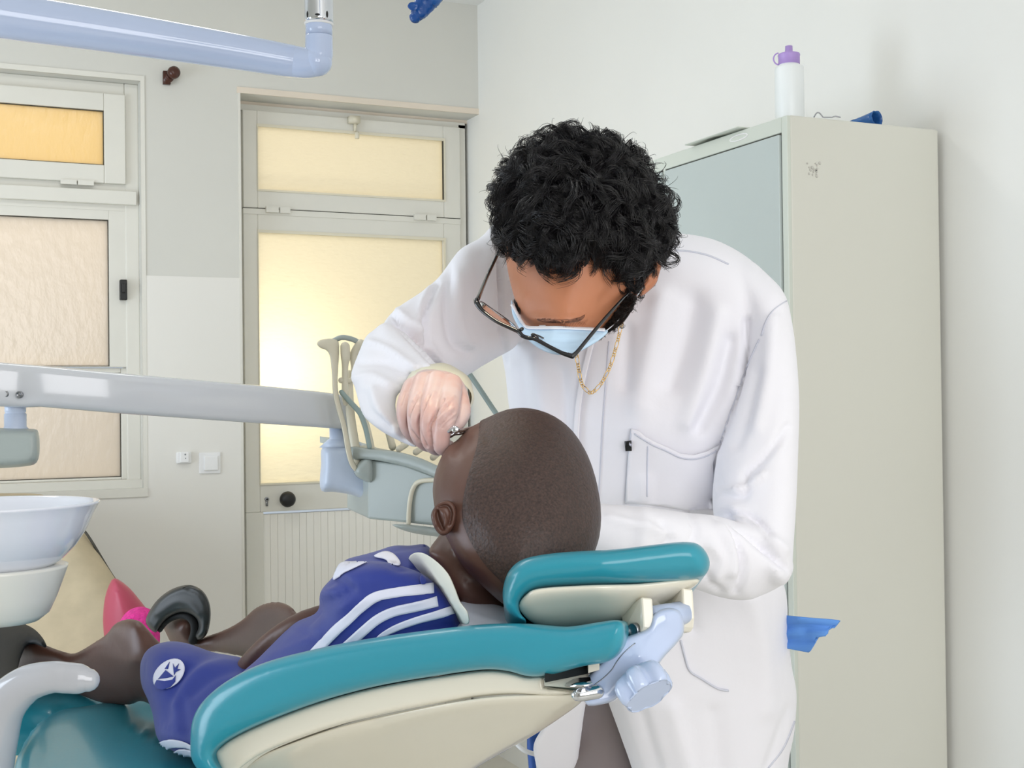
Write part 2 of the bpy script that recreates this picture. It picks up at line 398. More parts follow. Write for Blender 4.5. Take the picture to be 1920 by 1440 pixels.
def ribbon(T, L, wpx, name, m, parent, off=0.0012, thick=0.0015, n=10, step=6, cross=4):
    """strip of cloth laid on a surface along a line"""
    A = catmull(L, n, closed=False); seg = np.r_[0, np.cumsum(np.hypot(*(A[1:, :2]-A[:-1, :2]).T))]
    k = max(3, int(seg[-1]/step)); t = np.linspace(0, seg[-1], k)
    C = np.c_[np.interp(t, seg, A[:, 0]), np.interp(t, seg, A[:, 1])]
    T2 = np.gradient(C, axis=0); T2 /= np.linalg.norm(T2, axis=1)[:, None]; Nn = np.c_[-T2[:, 1], T2[:, 0]]
    wv = np.broadcast_to(np.asarray(wpx, float), (k,)) if np.ndim(wpx) == 0 else np.interp(np.linspace(0, 1, k), np.linspace(0, 1, len(wpx)), wpx)
    rows = []
    for i in range(k):
        row = []
        for j in range(cross+1):
            q = C[i]+Nn[i]*wv[i]*(j/cross-0.5); h = hit(T, q[0], q[1]); row.append(h)
        rows.append(row)
    V = []; idx = {}; F = []
    for i in range(k):
        for j in range(cross+1):
            h = rows[i][j]
            if h is None: continue
            nn = h[1]; 
            if np.dot(nn, Fv) > 0: nn = -nn
            idx[i, j] = len(V); V.append(h[0]+nn*off)
    for i in range(k-1):
        for j in range(cross):
            ks = [(i, j), (i, j+1), (i+1, j+1), (i+1, j)]
            if all(q in idx for q in ks):
                P4 = [V[idx[q]] for q in ks]
                if max(np.linalg.norm(P4[a]-P4[(a+1) % 4]) for a in range(4)) < 0.05: F.append(tuple(idx[q] for q in ks))
    if not F: return None
    o = mk(name, V, F, m, parent)
    s = o.modifiers.new('cloth', 'SOLIDIFY'); s.thickness = thick; s.offset = 0
    return o
def patch(T, poly, name, m, parent, off=0.0015, step=6, thick=0.001, sm=4, hole=None):
    P = catmull(poly, sm) if sm else np.array(poly, float)
    seg = np.r_[0, np.cumsum(np.hypot(*(np.roll(P, -1, 0)-P).T))]; L = seg[-1]; n = max(8, int(L/step)); Pc = np.r_[P, P[:1]]
    if sm:
        t = np.linspace(0, L, n, endpoint=False); P = np.c_[np.interp(t, seg, Pc[:, 0]), np.interp(t, seg, Pc[:, 1])]
    n = len(P); x0, y0 = P.min(0); x1, y1 = P.max(0)
    gx, gy = np.meshgrid(np.arange(x0, x1, step), np.arange(y0, y1, step)); gx = gx.ravel(); gy = gy.ravel()
    k = inside(P, gx, gy); gx, gy = gx[k], gy[k]; k = dist_poly(gx, gy, P, True) > step*0.4; gx, gy = gx[k], gy[k]
    v, e, f, *_ = geometry.delaunay_2d_cdt([Vector(q) for q in P]+[Vector((a, b)) for a, b in zip(gx, gy)], [(i, (i+1) % n) for i in range(n)], [], 0, 1e-6)
    V = []; ok = []
    for q in v:
        h = hit(T, q[0], q[1])
        if h is None: V.append(np.zeros(3)); ok.append(False); continue
        nn = h[1] if np.dot(h[1], Fv) < 0 else -h[1]
        V.append(h[0]+nn*off); ok.append(True)
    F = []
    for q in f:
        c = np.mean([[v[i][0], v[i][1]] for i in q], axis=0)
        if all(ok[i] for i in q) and inside(P, c[0], c[1]): F.append(tuple(q))
    if not F: return None
    used = sorted({i for q in F for i in q}); mp = {i: j for j, i in enumerate(used)}
    o = mk(name, [V[i] for i in used], [tuple(mp[i] for i in q) for q in F], m, parent)
    s = o.modifiers.new('cloth', 'SOLIDIFY'); s.thickness = thick; s.offset = 0
    return o
# ================================================================== ROOM
ZC = 2.93
def zW(px, py, Y=None): return float(onY(px, py, YW if Y is None else Y)[2])
def xW(px, py, Y=None): return float(onY(px, py, YW if Y is None else Y)[0])
XL, YN = -2.6, -2.2
YO = YW+0.22
# openings in the back wall
wx1 = xW(266, 530); wx0 = wx1-1.75; wz1 = zW(262, 152); wz0 = zW(271, 915)
dx0 = xW(454, 600); dz1 = zW(455, 175)
structure(mk('floor', *bx(XL-0.2, XW+0.2, YN-0.2, YO, -0.1, 0), M['floor'], smooth=False))
structure(mk('ceiling', *bx(XL-0.2, XW+0.2, YN-0.2, YO, ZC, ZC+0.1), M['ceil'], smooth=False))
structure(mk('wall_right', *bx(XW, XW+0.2, YN-0.2, YO, 0, ZC), M['wallr'], smooth=False))
structure(mk('wall_back', *join([bx(XL-0.2, wx0, YW, YO, 0, ZC), bx(wx0, wx1, YW, YO, 0, wz0), bx(wx0, wx1, YW, YO, wz1, ZC),
          bx(wx1, dx0, YW, YO, 0, ZC), bx(dx0, XW, YW, YO, dz1, ZC)]), M['wall'], smooth=False))
# walls out of the frame: front window, and a left opening shaped for fill light
structure(mk('wall_left', *join([bx(XL-0.2, XL, YN, YW, 0, 0.15), bx(XL-0.2, XL, YN, YW, 2.2, ZC), bx(XL-0.2, XL, YN, 1.8, 0.15, 2.2), bx(XL-0.2, XL, 4.0, YW, 0.15, 2.2)]), M['wall'], smooth=False))
structure(mk('wall_front', *join([bx(XL, XW, YN-0.2, YN, 0, 0.85), bx(XL, XW, YN-0.2, YN, 2.7, ZC), bx(XL, -1.2, YN-0.2, YN, 0.85, 2.7), bx(1.45, XW, YN-0.2, YN, 0.85, 2.7)]), M['wall'], smooth=False))
# thin painted edge around the recesses
e1 = 0.004
structure(mk('trim_1', *join([bx(dx0-0.012, XW, YW-e1, YW+0.001, dz1, dz1+0.022)]), M['reveal'], smooth=False))
structure(mk('trim_2', *join([bx(wx0, wx1+0.014, YW-e1, YW+0.001, wz1, wz1+0.018), bx(wx1, wx1+0.014, YW-e1, YW+0.001, wz0-0.03, wz1), bx(wx0, wx1+0.014, YW-e1*2, YW+0.001, wz0-0.03, wz0)]), M['frame'], smooth=False))
# faint dado step between window and door, its tone lightened for low-wall light
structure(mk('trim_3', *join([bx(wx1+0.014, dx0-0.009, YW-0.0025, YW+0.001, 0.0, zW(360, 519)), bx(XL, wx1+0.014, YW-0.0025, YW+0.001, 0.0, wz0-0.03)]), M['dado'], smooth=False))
structure(mk('trim_4', *bx(dx0-0.009, dx0, YW-0.004, YW+0.001, 0.0, dz1), M['frame'], smooth=False))

def panel_frame(X0, X1, Z0, Z1, ox0, ox1, oz0, oz1, Y0, Y1):
    return join([bx(X0, ox0, Y0, Y1, Z0, Z1), bx(ox1, X1, Y0, Y1, Z0, Z1), bx(ox0, ox1, Y0, Y1, Z0, oz0), bx(ox0, ox1, Y0, Y1, oz1, Z1)])
# ---------------------------------------------------------------- window_1
YF = YW+0.055
win = bpy.data.objects.new('window_1', None); COL.objects.link(win); win.location = ((wx0+wx1)/2, YF, wz0); structure(win)
def fx(px, py=530, Y=YF): return float(onY(px, py, Y)[0])
def fz(py, px=130, Y=YF): return float(onY(px, py, Y)[2])
zs_top = fz(171); zt_pane1 = fz(204); zt_pane0 = fz(307); zs_bot = fz(341)
zb1 = fz(354); zb0 = fz(380)
xsr = fx(234, 250); xpr = fx(194, 250)
bevel(mk('window_frame', *panel_frame(wx0, wx1+0.001, wz0, wz1, wx0+0.05, fx(236), fz(903)-0.0, fz(176), YF, YF+0.10), M['frame'], win, False), 0.004)
mk('sill_ledge', *bx(wx0, wx1, YF-0.03, YF, wz0, wz0+0.03), M['frame'], win, False)
bevel(mk('transom_bar', *join([bx(wx0, wx1-0.01, YF-0.022, YF+0.06, zb0, zb1)]), M['frame'], win, False), 0.003)
mk('frame_rail', *bx(wx0+0.04, fx(238), YF+0.002, YF+0.08, zb0-0.02, zs_bot+0.02), M['frame'], win, False)
def sash(parent, nm, X0, X1, Z0, Z1, ox0, ox1, oz0, oz1, Y, th=0.04, glass=None, gm='gasket', gw=0.0025):
    s = bevel(mk(nm, *panel_frame(X0, X1, Z0, Z1, ox0, ox1, oz0, oz1, Y, Y+th), M['frame'], parent, False), 0.003)
    if gm: mk('gasket', *panel_frame(ox0, ox1, oz0, oz1, ox0+gw, ox1-gw, oz0+gw, oz1-gw, Y+0.006, Y+0.02), M[gm], s, False)
    mk('glass_pane', *bx(ox0+0.001, ox1-0.001, Y+0.014, Y+0.018, oz0+0.001, oz1-0.001), glass, s, False)
    return s
sx0 = wx0+0.06
sash(win, 'transom_sash', sx0, xsr, zs_bot, zs_top, sx0+0.08, xpr, zt_pane0, zt_pane1, YF-0.018, glass=M['glass_glow_tint'])
for px in (145, -260): mk('hinge', *join([bx(fx(px)-0.055, fx(px)-0.002, YF-0.026, YF-0.01, zs_bot-0.012, zs_bot+0.004), bx(fx(px)+0.002, fx(px)+0.055, YF-0.026, YF-0.01, zs_bot-0.012, zs_bot+0.004)]), M['frame'], win, False)
zmid = fz(688, 170)
xlr = fx(205, 550)
sash(win, 'upper_sash', sx0+0.01, fx(238), zmid, zb0-0.012, sx0+0.09, xlr, zmid+0.002, fz(407, 100), YF+0.004, glass=M['glass_win'])
sash(win, 'lower_sash', sx0+0.01, fx(240), fz(903), zmid-0.004, sx0+0.06, fx(229, 800), fz(899, 110), zmid-0.02, YF+0.02, glass=M['glass_win'])
lt = bevel(mk('window_latch', *join([bx(fx(224), fx(237), YF-0.02, YF+0.01, fz(563, 230), fz(525, 230)), bx(fx(227), fx(234), YF-0.035, YF-0.02, fz(550, 230), fz(533, 230))]), M['black'], win, False), 0.003)
# ---------------------------------------------------------------- door_1
YD2 = YD
door = bpy.data.objects.new('door_1', None); COL.objects.link(door); door.location = ((dx0+XW)/2, YD2, 0); structure(door)
def gx(px, py=600): return float(onY(px, py, YD2)[0])
def gz(py, px=470): return float(onY(px, py, YD2)[2])
gl, gr = gx(484), gx(833)
xo0, xo1 = gx(456)-0.03, gx(876)
ztop = gz(200, 458)
mk('door_frame', *join([bx(xo0-0.05, gx(457), YD2+0.01, YD2+0.07, 0, ztop), bx(gx(864), xo1, YD2+0.002, YD2+0.07, 0, ztop), bx(xo0, xo1, YD2+0.002, YD2+0.07, ztop-0.012, ztop+0.01)]), M['frame'], door, False)
mk('head_lining', *bx(xo0-0.05, XW, YD2+0.01, YO-0.01, ztop+0.01, dz1), M['reveal'], door, False)
mk('side_gap', *bx(xo1, XW, YD2+0.03, YD2+0.07, 0, ztop+0.01), M['gasket'], door, False)
s1 = sash(door, 'transom_sash', gx(457), gx(864), gz(389, 456), ztop-0.012, gl, gr, gz(357, 483), gz(236, 483), YD2-0.012, th=0.045, glass=M['glass_door'], gm=None)
mk('glazing_bead', *join([panel_frame(gl-0.001, gr+0.006, gz(357, 483)-0.004, gz(236, 483)+0.006, gl+0.002, gr-0.0005, gz(357, 483)+0.003, gz(236, 483)-0.005, YD2-0.016, YD2-0.01)]), M['unit_cream'], s1, False)
mk('shadow_line', *bx(gr-0.004, gr-0.002, YD2-0.014, YD2-0.004, gz(357, 483), gz(236, 483)-0.005), M['gasket'], s1, False)
lc = mk('transom_catch', *join([bx(gx(653), gx(672), YD2-0.05, YD2-0.012, gz(214, 460)-0.008, gz(205, 460)), bx(gx(664), gx(668), YD2-0.03, YD2-0.012, gz(222, 460)-0.02, gz(214, 460)), lathe((gx(668.5), YD2-0.03, gz(232, 460)-0.03), [(0.008, 0), (0.009, 0.004), (0.009, 0.02), (0.007, 0.026)], 16)]), M['unit_cream'], door, True)
for px in (523, 798):
    zz = gz(389, 456); mk('hinge', *join([bx(gx(px)-0.05, gx(px)-0.003, YD2-0.024, YD2-0.008, zz-0.016, zz+0.006), bx(gx(px)+0.003, gx(px)+0.042, YD2-0.024, YD2-0.008, zz-0.016, zz+0.006)]), M['frame'], door, False)
mk('hinge_gap', *bx(gx(457), gx(864), YD2-0.009, YD2+0.02, gz(389, 456)-0.003, gz(389, 456)), M['gasket'], door, False)
mk('middle_rail', *bx(gx(457), gx(864), YD2-0.010, YD2+0.04, gz(401, 456), gz(389, 456)-0.003), M['frame'], door, False)
zdt = gz(400, 456)
leaf = bevel(mk('door_leaf', *join([panel_frame(gx(457), gx(864), gz(960, 490)-0.0, zdt, gl, gr, gz(908, 485), gz(434, 485), YD2-0.008, YD2+0.04),
        bx(gx(457), gx(490), YD2-0.008, YD2+0.04, 0.02, gz(960, 490)), bx(gx(828), gx(864), YD2-0.008, YD2+0.04, 0.02, gz(960, 490)), bx(gx(490), gx(828), YD2-0.008, YD2+0.04, 0.02, 0.16)]), M['frame'], door, False), 0.003)
mk('glazing_bead', *panel_frame(gl-0.001, gr+0.006, gz(908, 485)-0.004, gz(434, 485)+0.006, gl+0.002, gr-0.0005, gz(908, 485)+0.003, gz(434, 485)-0.005, YD2-0.012, YD2-0.006), M['unit_cream'], leaf, False)
mk('glass_pane', *bx(gl, gr, YD2+0.014, YD2+0.018, gz(908, 485), gz(434, 485)), M['glass_door'], leaf, False)
bd = []; xa, xb = gx(490), gx(828); n = 26
for i in range(n):
    a = xa+(xb-xa)*i/n; b = xa+(xb-xa)*(i+1)/n
    bd.append(bx(a+0.0006, b-0.0006, YD2+0.0055, YD2+0.02, 0.16, gz(965, 490)))
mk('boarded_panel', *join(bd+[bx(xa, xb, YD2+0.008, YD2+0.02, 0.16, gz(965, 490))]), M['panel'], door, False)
kp = onY(536, 936, YD2-0.04)
kb = mk('door_knob', *lathe(kp+np.array([0, 0.03, 0]), [(0.013, -0.006), (0.013, 0.012), (0.017, 0.02), (0.028, 0.028), (0.03, 0.04), (0.027, 0.052), (0.018, 0.06), (0.004, 0.063)], 28, (0.12, -1, 0)), M['black'], door)
kh = onY(500, 939, YD2-0.0085)
mk('keyhole_plate', *join([lathe(kh+np.array([0, 0, 0.006]), [(0.008, 0), (0.008, 0.005), (0.006, 0.006)], 18, (0, -1, 0)), bx(kh[0]-0.004, kh[0]+0.004, kh[1]-0.005, kh[1], kh[2]-0.02, kh[2])]), M['dchrome'], door)
mk('keyhole', *lathe(kh+np.array([0, -0.006, 0.006]), [(0.004, 0), (0.004, 0.001)], 12, (0, -1, 0)), M['black'], door)
# wall fixtures
pg = thing('wall_peg', 'dark brown glazed peg fixed high on the wall between window and door', 'peg', onY(320, 147, YW))
c0 = onY(315, 146, YW)
mk('base', *lathe(c0, [(0.014, 0), (0.018, 0.004), (0.017, 0.016), (0.013, 0.022)], 24, (0.1, -1, -0.1)), M['brown'], pg)
mk('knob', *lathe(c0+np.array([0.005, -0.016, 0.004]), [(0.013, 0), (0.014, 0.012), (0.021, 0.02), (0.0225, 0.03), (0.020, 0.042), (0.011, 0.048), (0.001, 0.049)], 28, (0.25, -0.95, 0.18)), M['brown'], pg)
mk('stem', *bx(c0[0]-0.019, c0[0]+0.006, c0[1]-0.018, c0[1], c0[2]-0.026, c0[2]+0.02), M['brown'], pg)
sw = thing('light_switch', 'square white light switch beside the door frame', 'switch', onY(394, 868, YW))
c0 = onY(393, 868, YW); h = 0.038
bevel(mk('plate', *bx(c0[0]-h, c0[0]+h, YW-0.009, YW, c0[2]-h, c0[2]+h), M['plastic_white'], sw, False), 0.003)
bevel(mk('rocker', *bx(c0[0]-h*0.6, c0[0]+h*0.75, YW-0.016, YW-0.008, c0[2]-h*0.72, c0[2]+h*0.68), M['plastic_white'], sw, False), 0.004)
ss = thing('wall_sensor', 'small white socket box left of the light switch', 'socket', onY(344, 858, YW))
c0 = onY(344, 858, YW)
bevel(mk('case', *bx(c0[0]-0.026, c0[0]+0.026, YW-0.012, YW, c0[2]-0.021, c0[2]+0.021), M['plastic_white'], ss, False), 0.004)
bevel(mk('cover', *bx(c0[0]-0.015, c0[0]+0.016, YW-0.024, YW-0.011, c0[2]-0.017, c0[2]+0.02), M['plastic_white'], ss, False), 0.003)
mk('button', *lathe((c0[0]+0.002, YW-0.023, c0[2]+0.012), [(0.0035, 0), (0.003, 0.002)], 14, (0, -1, 0)), M['dchrome'], ss)
mk('button', *lathe((c0[0]+0.003, YW-0.023, c0[2]-0.002), [(0.0025, 0), (0.002, 0.002)], 14, (0, -1, 0)), M['dchrome'], ss)

# outdoor light behind the frosted glass: sky light on the street side, plus an added hotspot lamp
def lampat(name, loc, r, power, color, kind='POINT'):
    l = bpy.data.lights.new(name, kind); l.energy = power; l.color = color; l.shadow_soft_size = r
    o = bpy.data.objects.new(name, l); COL.objects.link(o); o.location = tuple(loc); return o
zg = (gz(434, 485)+gz(908, 485))/2
area('street_light_door', ((gl+gr)/2+0.1, YD2+1.3, zg+0.7), ((gl+gr)/2, YD2, zg+0.15), 1.2, 1.6, 9, (1.0, 0.85, 0.62))
hp = onY(520, 690, YD2)
lampat('door_hotspot_lamp', (hp[0]-0.02, YD2+0.30, hp[2]-0.02), 0.06, 6.0, (1.0, 0.93, 0.72))  # lamp added close to the glass to imitate the sun's bright spot
area('street_light_window', ((wx0+wx1)/2+0.2, YW+1.2, wz1+0.1), (wx1-0.5, YW, (wz0+wz1)/2), 1.8, 1.4, 12.5, (1.0, 0.88, 0.72))

# ================================================================== LOCKER
L0 = onX(1765, 620, XW-0.012); ly0 = float(L0[1]); lx1 = XW-0.012
lx0 = float(onY(1484, 600, ly0)[0]); lz1 = float(onY(1765, 239, ly0)[2]); lz1b = float(onY(1482, 220, ly0)[2]); lz1 = (lz1+lz1b)/2
ly1 = ly0+0.92
lk = thing('metal_locker', 'tall pale grey metal locker standing against the right wall', 'locker', ((lx0+lx1)/2, (ly0+ly1)/2, 0))
body = bevel(mk('body', *bx(lx0+0.004, lx1, ly0, ly1, 0.03, lz1), M['locker'], lk, False), 0.004)
def ln(px, py): return onX(px, py, lx0)
fy = lambda px: float(onX(px, 400, lx0)[1])
ydr0 = fy(1470); ydr1 = fy(1252)
zdr = float(onX(1470, 252, lx0)[2])
bevel(mk('front_frame', *join([bx(lx0-0.004, lx0+0.006, ly0+0.001, ydr0, 0.03, lz1-0.001), bx(lx0-0.004, lx0+0.006, ydr0, ly1, zdr+0.004, lz1-0.001), bx(lx0-0.004, lx0+0.006, ydr0, ly1, 0.03, 0.1), bx(lx0-0.004, lx0+0.006, ydr1+0.004, ydr1+0.012, 0.1, zdr+0.006), bx(lx0-0.004, lx0+0.006, ly1-0.02, ly1, 0.1, zdr+0.006)]), M['lockframe'], lk, False), 0.002)
mk('door_gap', *bx(lx0-0.001, lx0+0.005, ydr0, ly1-0.02, 0.1, zdr+0.004), M['gasket'], lk, False)
d1 = bevel(mk('locker_door', *bx(lx0-0.009, lx0+0.002, ydr0+0.003, ydr1, 0.105, zdr), M['lockdoor'], lk, False), 0.002)
d2 = bevel(mk('locker_door', *bx(lx0-0.009, lx0+0.002, ydr1+0.014, ly1-0.024, 0.105, zdr), M['lockdoor'], lk, False), 0.002)
c = onX(1385, 258, lx0-0.004)
mk('label_slot', *join([tube([c+np.array([0, 0.032*math.cos(a), 0.006*math.sin(a)]) for a in np.linspace(0, 2*PI, 24, endpoint=False)], 0.0016, 8, closed=True)]), M['plastic_white'], d1 if False else lk)
bits = []
for k in range(16):
    p = onY(1531+rng.normal(0, 9), 318+rng.normal(0, 9), ly0-0.0004); r = rng.uniform(0.0015, 0.004)
    bits.append(lathe(p, [(r, 0), (r*0.8, 0.0008)], 7, (0, -1, 0)))
mk('paint_chips', *join(bits), M['chip'], lk)
# things on top of the locker
def ontop(px, py=230, back=0.1): 
    p = onY(px, py, ly0+back); return np.array([p[0], p[1], lz1])
b0 = ontop(1481, 225, 0.20)
bt = thing('water_bottle', 'milky white sports bottle with a lilac cap on top of the locker', 'bottle', b0)
sc = float(np.dot(b0-EYE, Fv))/FPX
zc = lambda py: float(b0[2]+max(0, 0))+0
_db = float(np.dot(b0-EYE, Fv)); hb = lambda py: float(W(1481, py, _db)[2]-lz1)   # height above locker top
R = 27*sc
mk('bottle_body', *lathe(b0, [(R*0.93, 0), (R, 0.004), (R, hb(130)), (R*0.96, hb(126)), (R*0.72, hb(122)), (R*0.66, hb(119)), (R*0.66, hb(112))], 40), M['bottle'], bt)
mk('cap', *lathe(b0, [(R*0.74, hb(121)), (R*0.74, hb(106)), (R*0.77, hb(104)), (R*0.74, hb(101)), (R*0.4, hb(98)), (R*0.27, hb(96)), (R*0.25, hb(86)), (R*0.12, hb(85))], 36), M['purple'], bt)
al = b0+np.array([0, 0, hb(110)])
mk('cap_loop', *tube([al-Rv*(R*0.7+0.012*math.sin(a))+np.array([0, 0, 0.013*math.cos(a)]) for a in np.linspace(0.1, PI-0.1, 14)], 0.0016, 8), M['purple'], bt)
wr = ontop(1545, 226, 0.05)
wc = ontop(1537, 226, 0.012); A = []
for t in np.linspace(0, 1, 30): A.append(wc+Rv*(0.055*t-0.012)+np.array([0, 0, 0.004+0.012*max(0, math.sin(t*9))*(1-t)]))
w1 = mk('coiled_wire', *tube(A, 0.0013, 8), M['dchrome']); tag(w1, 'thin bent wire lying by the bottle on the locker top', 'wire')
p0 = ontop(1636, 228, 0.03)
A = []; Rr = []
for t in np.linspace(0, 1, 14): A.append(p0+Rv*(-0.055+0.065*t)+np.array([0, 0, 0.010+0.008*t])+Fv*0.08*(1-t)); Rr.append(0.006+0.014*t)
V, F = tube(A, Rr, 22, caps=False, flat=((0, 0, 1), 0.85)); V = V+rng.normal(0, 0.0006, V.shape); V[:, 2] = np.maximum(V[:, 2], lz1+0.0008)
q = mk('rolled_cloth', V, F, M['bluecloth']); s = q.modifiers.new('t', 'SOLIDIFY'); s.thickness = 0.0012
tag(q, 'rolled blue cloth lying on the locker top near the wall', 'cloth')
p0 = ontop(1370, 262, 0.33)
A = np.array([[lx0+0.03, fy(1300), lz1], [lx0+0.03, fy(1400), lz1]])
c = (A[0]+A[1])/2; V = []; F = []
nx, ny = 10, 16
for i in range(nx+1):
    for j in range(ny+1):
        u = i/nx-0.5; v = j/ny-0.5
        V.append(c+np.array([u*0.1, (A[1][1]-A[0][1])*v, 0.002+0.008*math.exp(-((v+0.12)/0.2)**2)*(0.5+0.5*math.cos(6*u))*(1-abs(2*v)**3)]))
for i in range(nx):
    for j in range(ny): a = i*(ny+1)+j; F.append((a, a+1, a+ny+2, a+ny+1))
q = mk('folded_paper', V, F, M['lockframe']); s = q.modifiers.new('t', 'SOLIDIFY'); s.thickness = 0.002; s.offset = 1
tag(q, 'grey crumpled paper lying along the locker front edge', 'paper')
# blue sheet sticking out behind the coat
sheet = []
B = [(1440, 1150, 1.98), (1478, 1154, 1.98), (1520, 1158, 1.95), (1560, 1161, 1.95), (1577, 1163, 1.95), (1565, 1178, 1.96), (1555, 1180, 1.95), (1548, 1192, 1.96), (1535, 1195, 1.95), (1530, 1205, 1.96), (1518, 1224, 1.97), (1480, 1217, 1.98), (1440, 1212, 1.99)]
V, F = inflate([(a, b) for a, b, _ in B], [(1440, 1180, 2.02), (1500, 1160, 1.95), (1510, 1185, 1.975), (1530, 1210, 1.95), (1577, 1163, 1.96)], 0.0025, 4, step=6, sub=1, smoothline=False)
V, F = sculpt((V, F), [([(1450, 1176), (1565, 1176)], 4, -0.008), ([(1450, 1188), (1548, 1188)], 4, 0.006), ([(1450, 1202), (1540, 1200)], 3, -0.006)])
q = mk('disposable_sheet', V, F, M['bluepaper']); tag(q, 'blue pleated disposable sheet hanging behind the white coat', 'sheet')

# ================================================================== LAMP ARM (ceiling mounted)
la = thing('dental_lamp', 'pale blue glossy tubular lamp arm reaching across the top left', 'dental lamp', W(600, 100, 2.3))
mk('swing_arm', *ptube([(-420, -48, 2.0, 46), (-60, 18, 2.12, 44), (200, 58, 2.2, 39), (420, 93, 2.27, 33.5), (548, 115, 2.3, 30)], 40, 8), M['arm_blue'], la)
bend = [(546, 114.5, 2.3, 29.5), (570, 118, 2.3, 28.5), (588, 116, 2.3, 27.5), (597, 104, 2.3, 26.5), (598, 88, 2.3, 26), (598, 68, 2.3, 25.5)]
mk('elbow', *ptube(bend, 40, 8, round_ends=False), M['arm_blue'], la)
mk('corner_cap', *ball(592, 116, 2.3, 31, 28, 0.028), M['arm_blue'], la)
mk('upright_tube', *ptube([(598, 67, 2.3, 25.2), (597.5, 0, 2.3, 25), (596, -90, 2.3, 25)], 40, 4, round_ends=False), M['arm_blue'], la)
cl = mk('clear_collar', *ptube([(598, 43, 2.3, 27), (597.5, 10, 2.3, 27), (597, -40, 2.3, 27)], 40, 4, round_ends=False), M['chrome'], la)
mk('collar_ring', *ptube([(598, 48, 2.3, 25.8), (598, 44, 2.3, 27.6)], 40, 3, round_ends=False), M['plastic_white'], la)
for x in (577, 595, 613): mk('rivet', *ball(x, 27, 2.3-0.0255 if x == 595 else 2.282, 5 if x == 595 else 2.5, 2.2 if x == 595 else 7, 0.003, 12, 8), M['black'], la)
# lamp head above the frame, with its own light, and the wrapped grip that reaches into view
hd = W(860, -250, 1.42)
mk('head_bracket', *tube([W(596, -90, 2.3), W(600, -260, 2.2), W(680, -330, 1.9), hd], 0.018, 20), M['arm_blue'], la)
face_pt = W(850, 850, 1.45)
axd = (face_pt-hd)/np.linalg.norm(face_pt-hd)
mk('lamp_shade', *lathe(hd, [(0.03, -0.06), (0.09, -0.05), (0.12, 0.0), (0.125, 0.03), (0.118, 0.03), (0.11, 0.005), (0.02, -0.02)], 40, axd), M['arm_blue'], la)
sp = bpy.data.lights.new('lamp_bulb', 'SPOT'); sp.energy = 7; sp.color = (1.0, 0.90, 0.66); sp.spot_size = math.radians(24); sp.spot_blend = 0.7; sp.shadow_soft_size = 0.045
so = bpy.data.objects.new('lamp_bulb', sp); COL.objects.link(so); so.location = tuple(hd+axd*0.035); so.rotation_euler = Vector(axd).to_track_quat('-Z', 'Y').to_euler()
V, F = ptube([(850, -70, 1.62, 22), (815, -16, 1.6, 21), (800, 3, 1.6, 20), (786, 22, 1.6, 16), (779, 32, 1.6, 11)], 28, 8)
V = V+rng.normal(0, 0.0003, V.shape)
g = mk('wrapped_grip', V, F, M['bluecloth'], la); g['label'] = 'blue film wrapped lamp handle'
mk('film_corner', *inflate([(764, 12), (770, 4), (783, 6), (782, 18), (772, 20)], [(775, 12, 1.585)], 0.002, 3, step=3), M['bluecloth'], g)
mk('grip_stem', *tube([W(850, -70, 1.62), hd], 0.01, 12), M['arm_blue'], la)

# ================================================================== DELIVERY UNIT
du = thing('delivery_unit', 'grey instrument tray unit on a long horizontal arm behind the patient', 'dental unit', W(640, 880, 2.3))
def slab(line, name, m, parent, depth=0.03, bev=0.01):
    """flat bar: (px, ytop, ybottom, d)"""
    V = []; n = len(line); k = 12; F = []
    for (px, yt, yb, d) in line:
        c = W(px, (yt+yb)/2, d); hh = (yb-yt)/2*d/FPX
        for j in range(24):
            a = 2*PI*j/24; ca, sa = math.cos(a), math.sin(a)
            e = 0.35; q = c+Uv*hh*math.copysign(abs(sa)**e, sa)+Fv*depth*math.copysign(abs(ca)**e, ca)
            V.append(q)
    for i in range(n-1):
        for j in range(24): F.append((i*24+j, i*24+(j+1) % 24, (i+1)*24+(j+1) % 24, (i+1)*24+j))
    F.append(tuple(range(24))); F.append(tuple((n-1)*24+j for j in range(24)))
    return mk(name, V, F, m, parent)
slab([(-160, 662, 748, 2.0), (0, 679, 762, 2.08), (60, 684, 764, 2.1), (85, 686, 763, 2.1), (230, 700, 775, 2.16), (480, 722, 793, 2.28), (600, 734, 801, 2.34), (655, 742, 805, 2.37)], 'swing_arm', M['unit_grey'], du, 0.035)
for px in (11, 37): mk('screw', *join([lathe(W(px, 738+px*0.06, 2.058), [(0.0058, -0.002), (0.0058, 0.003), (0.004, 0.0045), (0.004, 0.003), (0.0005, 0.003)], 20, -Fv)]), M['dchrome'], du)
z3 = np.array([0, 0, 1.0])
def vcyl(px, pts, name, m, seg=36, bottom=None):
    """upright turned part: (py, radius px, d)"""
    d = pts[0][2]; c = W(px, pts[-1][0], d)
    return mk(name, *lathe(c, [(r*d/FPX, (pts[-1][0]-py)*d/FPX) for py, r, _ in pts][::-1], seg), m, du)
vcyl(29, [(755, 19, 2.1), (772, 19, 2.1), (773, 18, 2.1), (775, 18, 2.1), (776, 20, 2.1), (800, 20, 2.1), (806, 25, 2.1)], 'pivot', M['joint_blue'])
V, F = inflate([(-90, 803), (0, 802), (55, 804), (70, 806), (74, 822), (74, 850), (68, 868), (50, 874), (0, 878), (-90, 882)], [(0, 840, 2.1)], 0.05, 14, step=7)
mk('control_box', V, F, M['unit_box'], du)
vcyl(641, [(795, 23, 2.38), (822, 23, 2.38), (824, 26, 2.38), (838, 42, 2.38)], 'joint_neck', M['joint_blue'])
V, F = inflate([(605, 838), (640, 833), (690, 838), (700, 870), (705, 945), (690, 940), (660, 928), (625, 922), (601, 918), (602, 870)], [(650, 880, 2.38)], 0.05, 16, step=7)
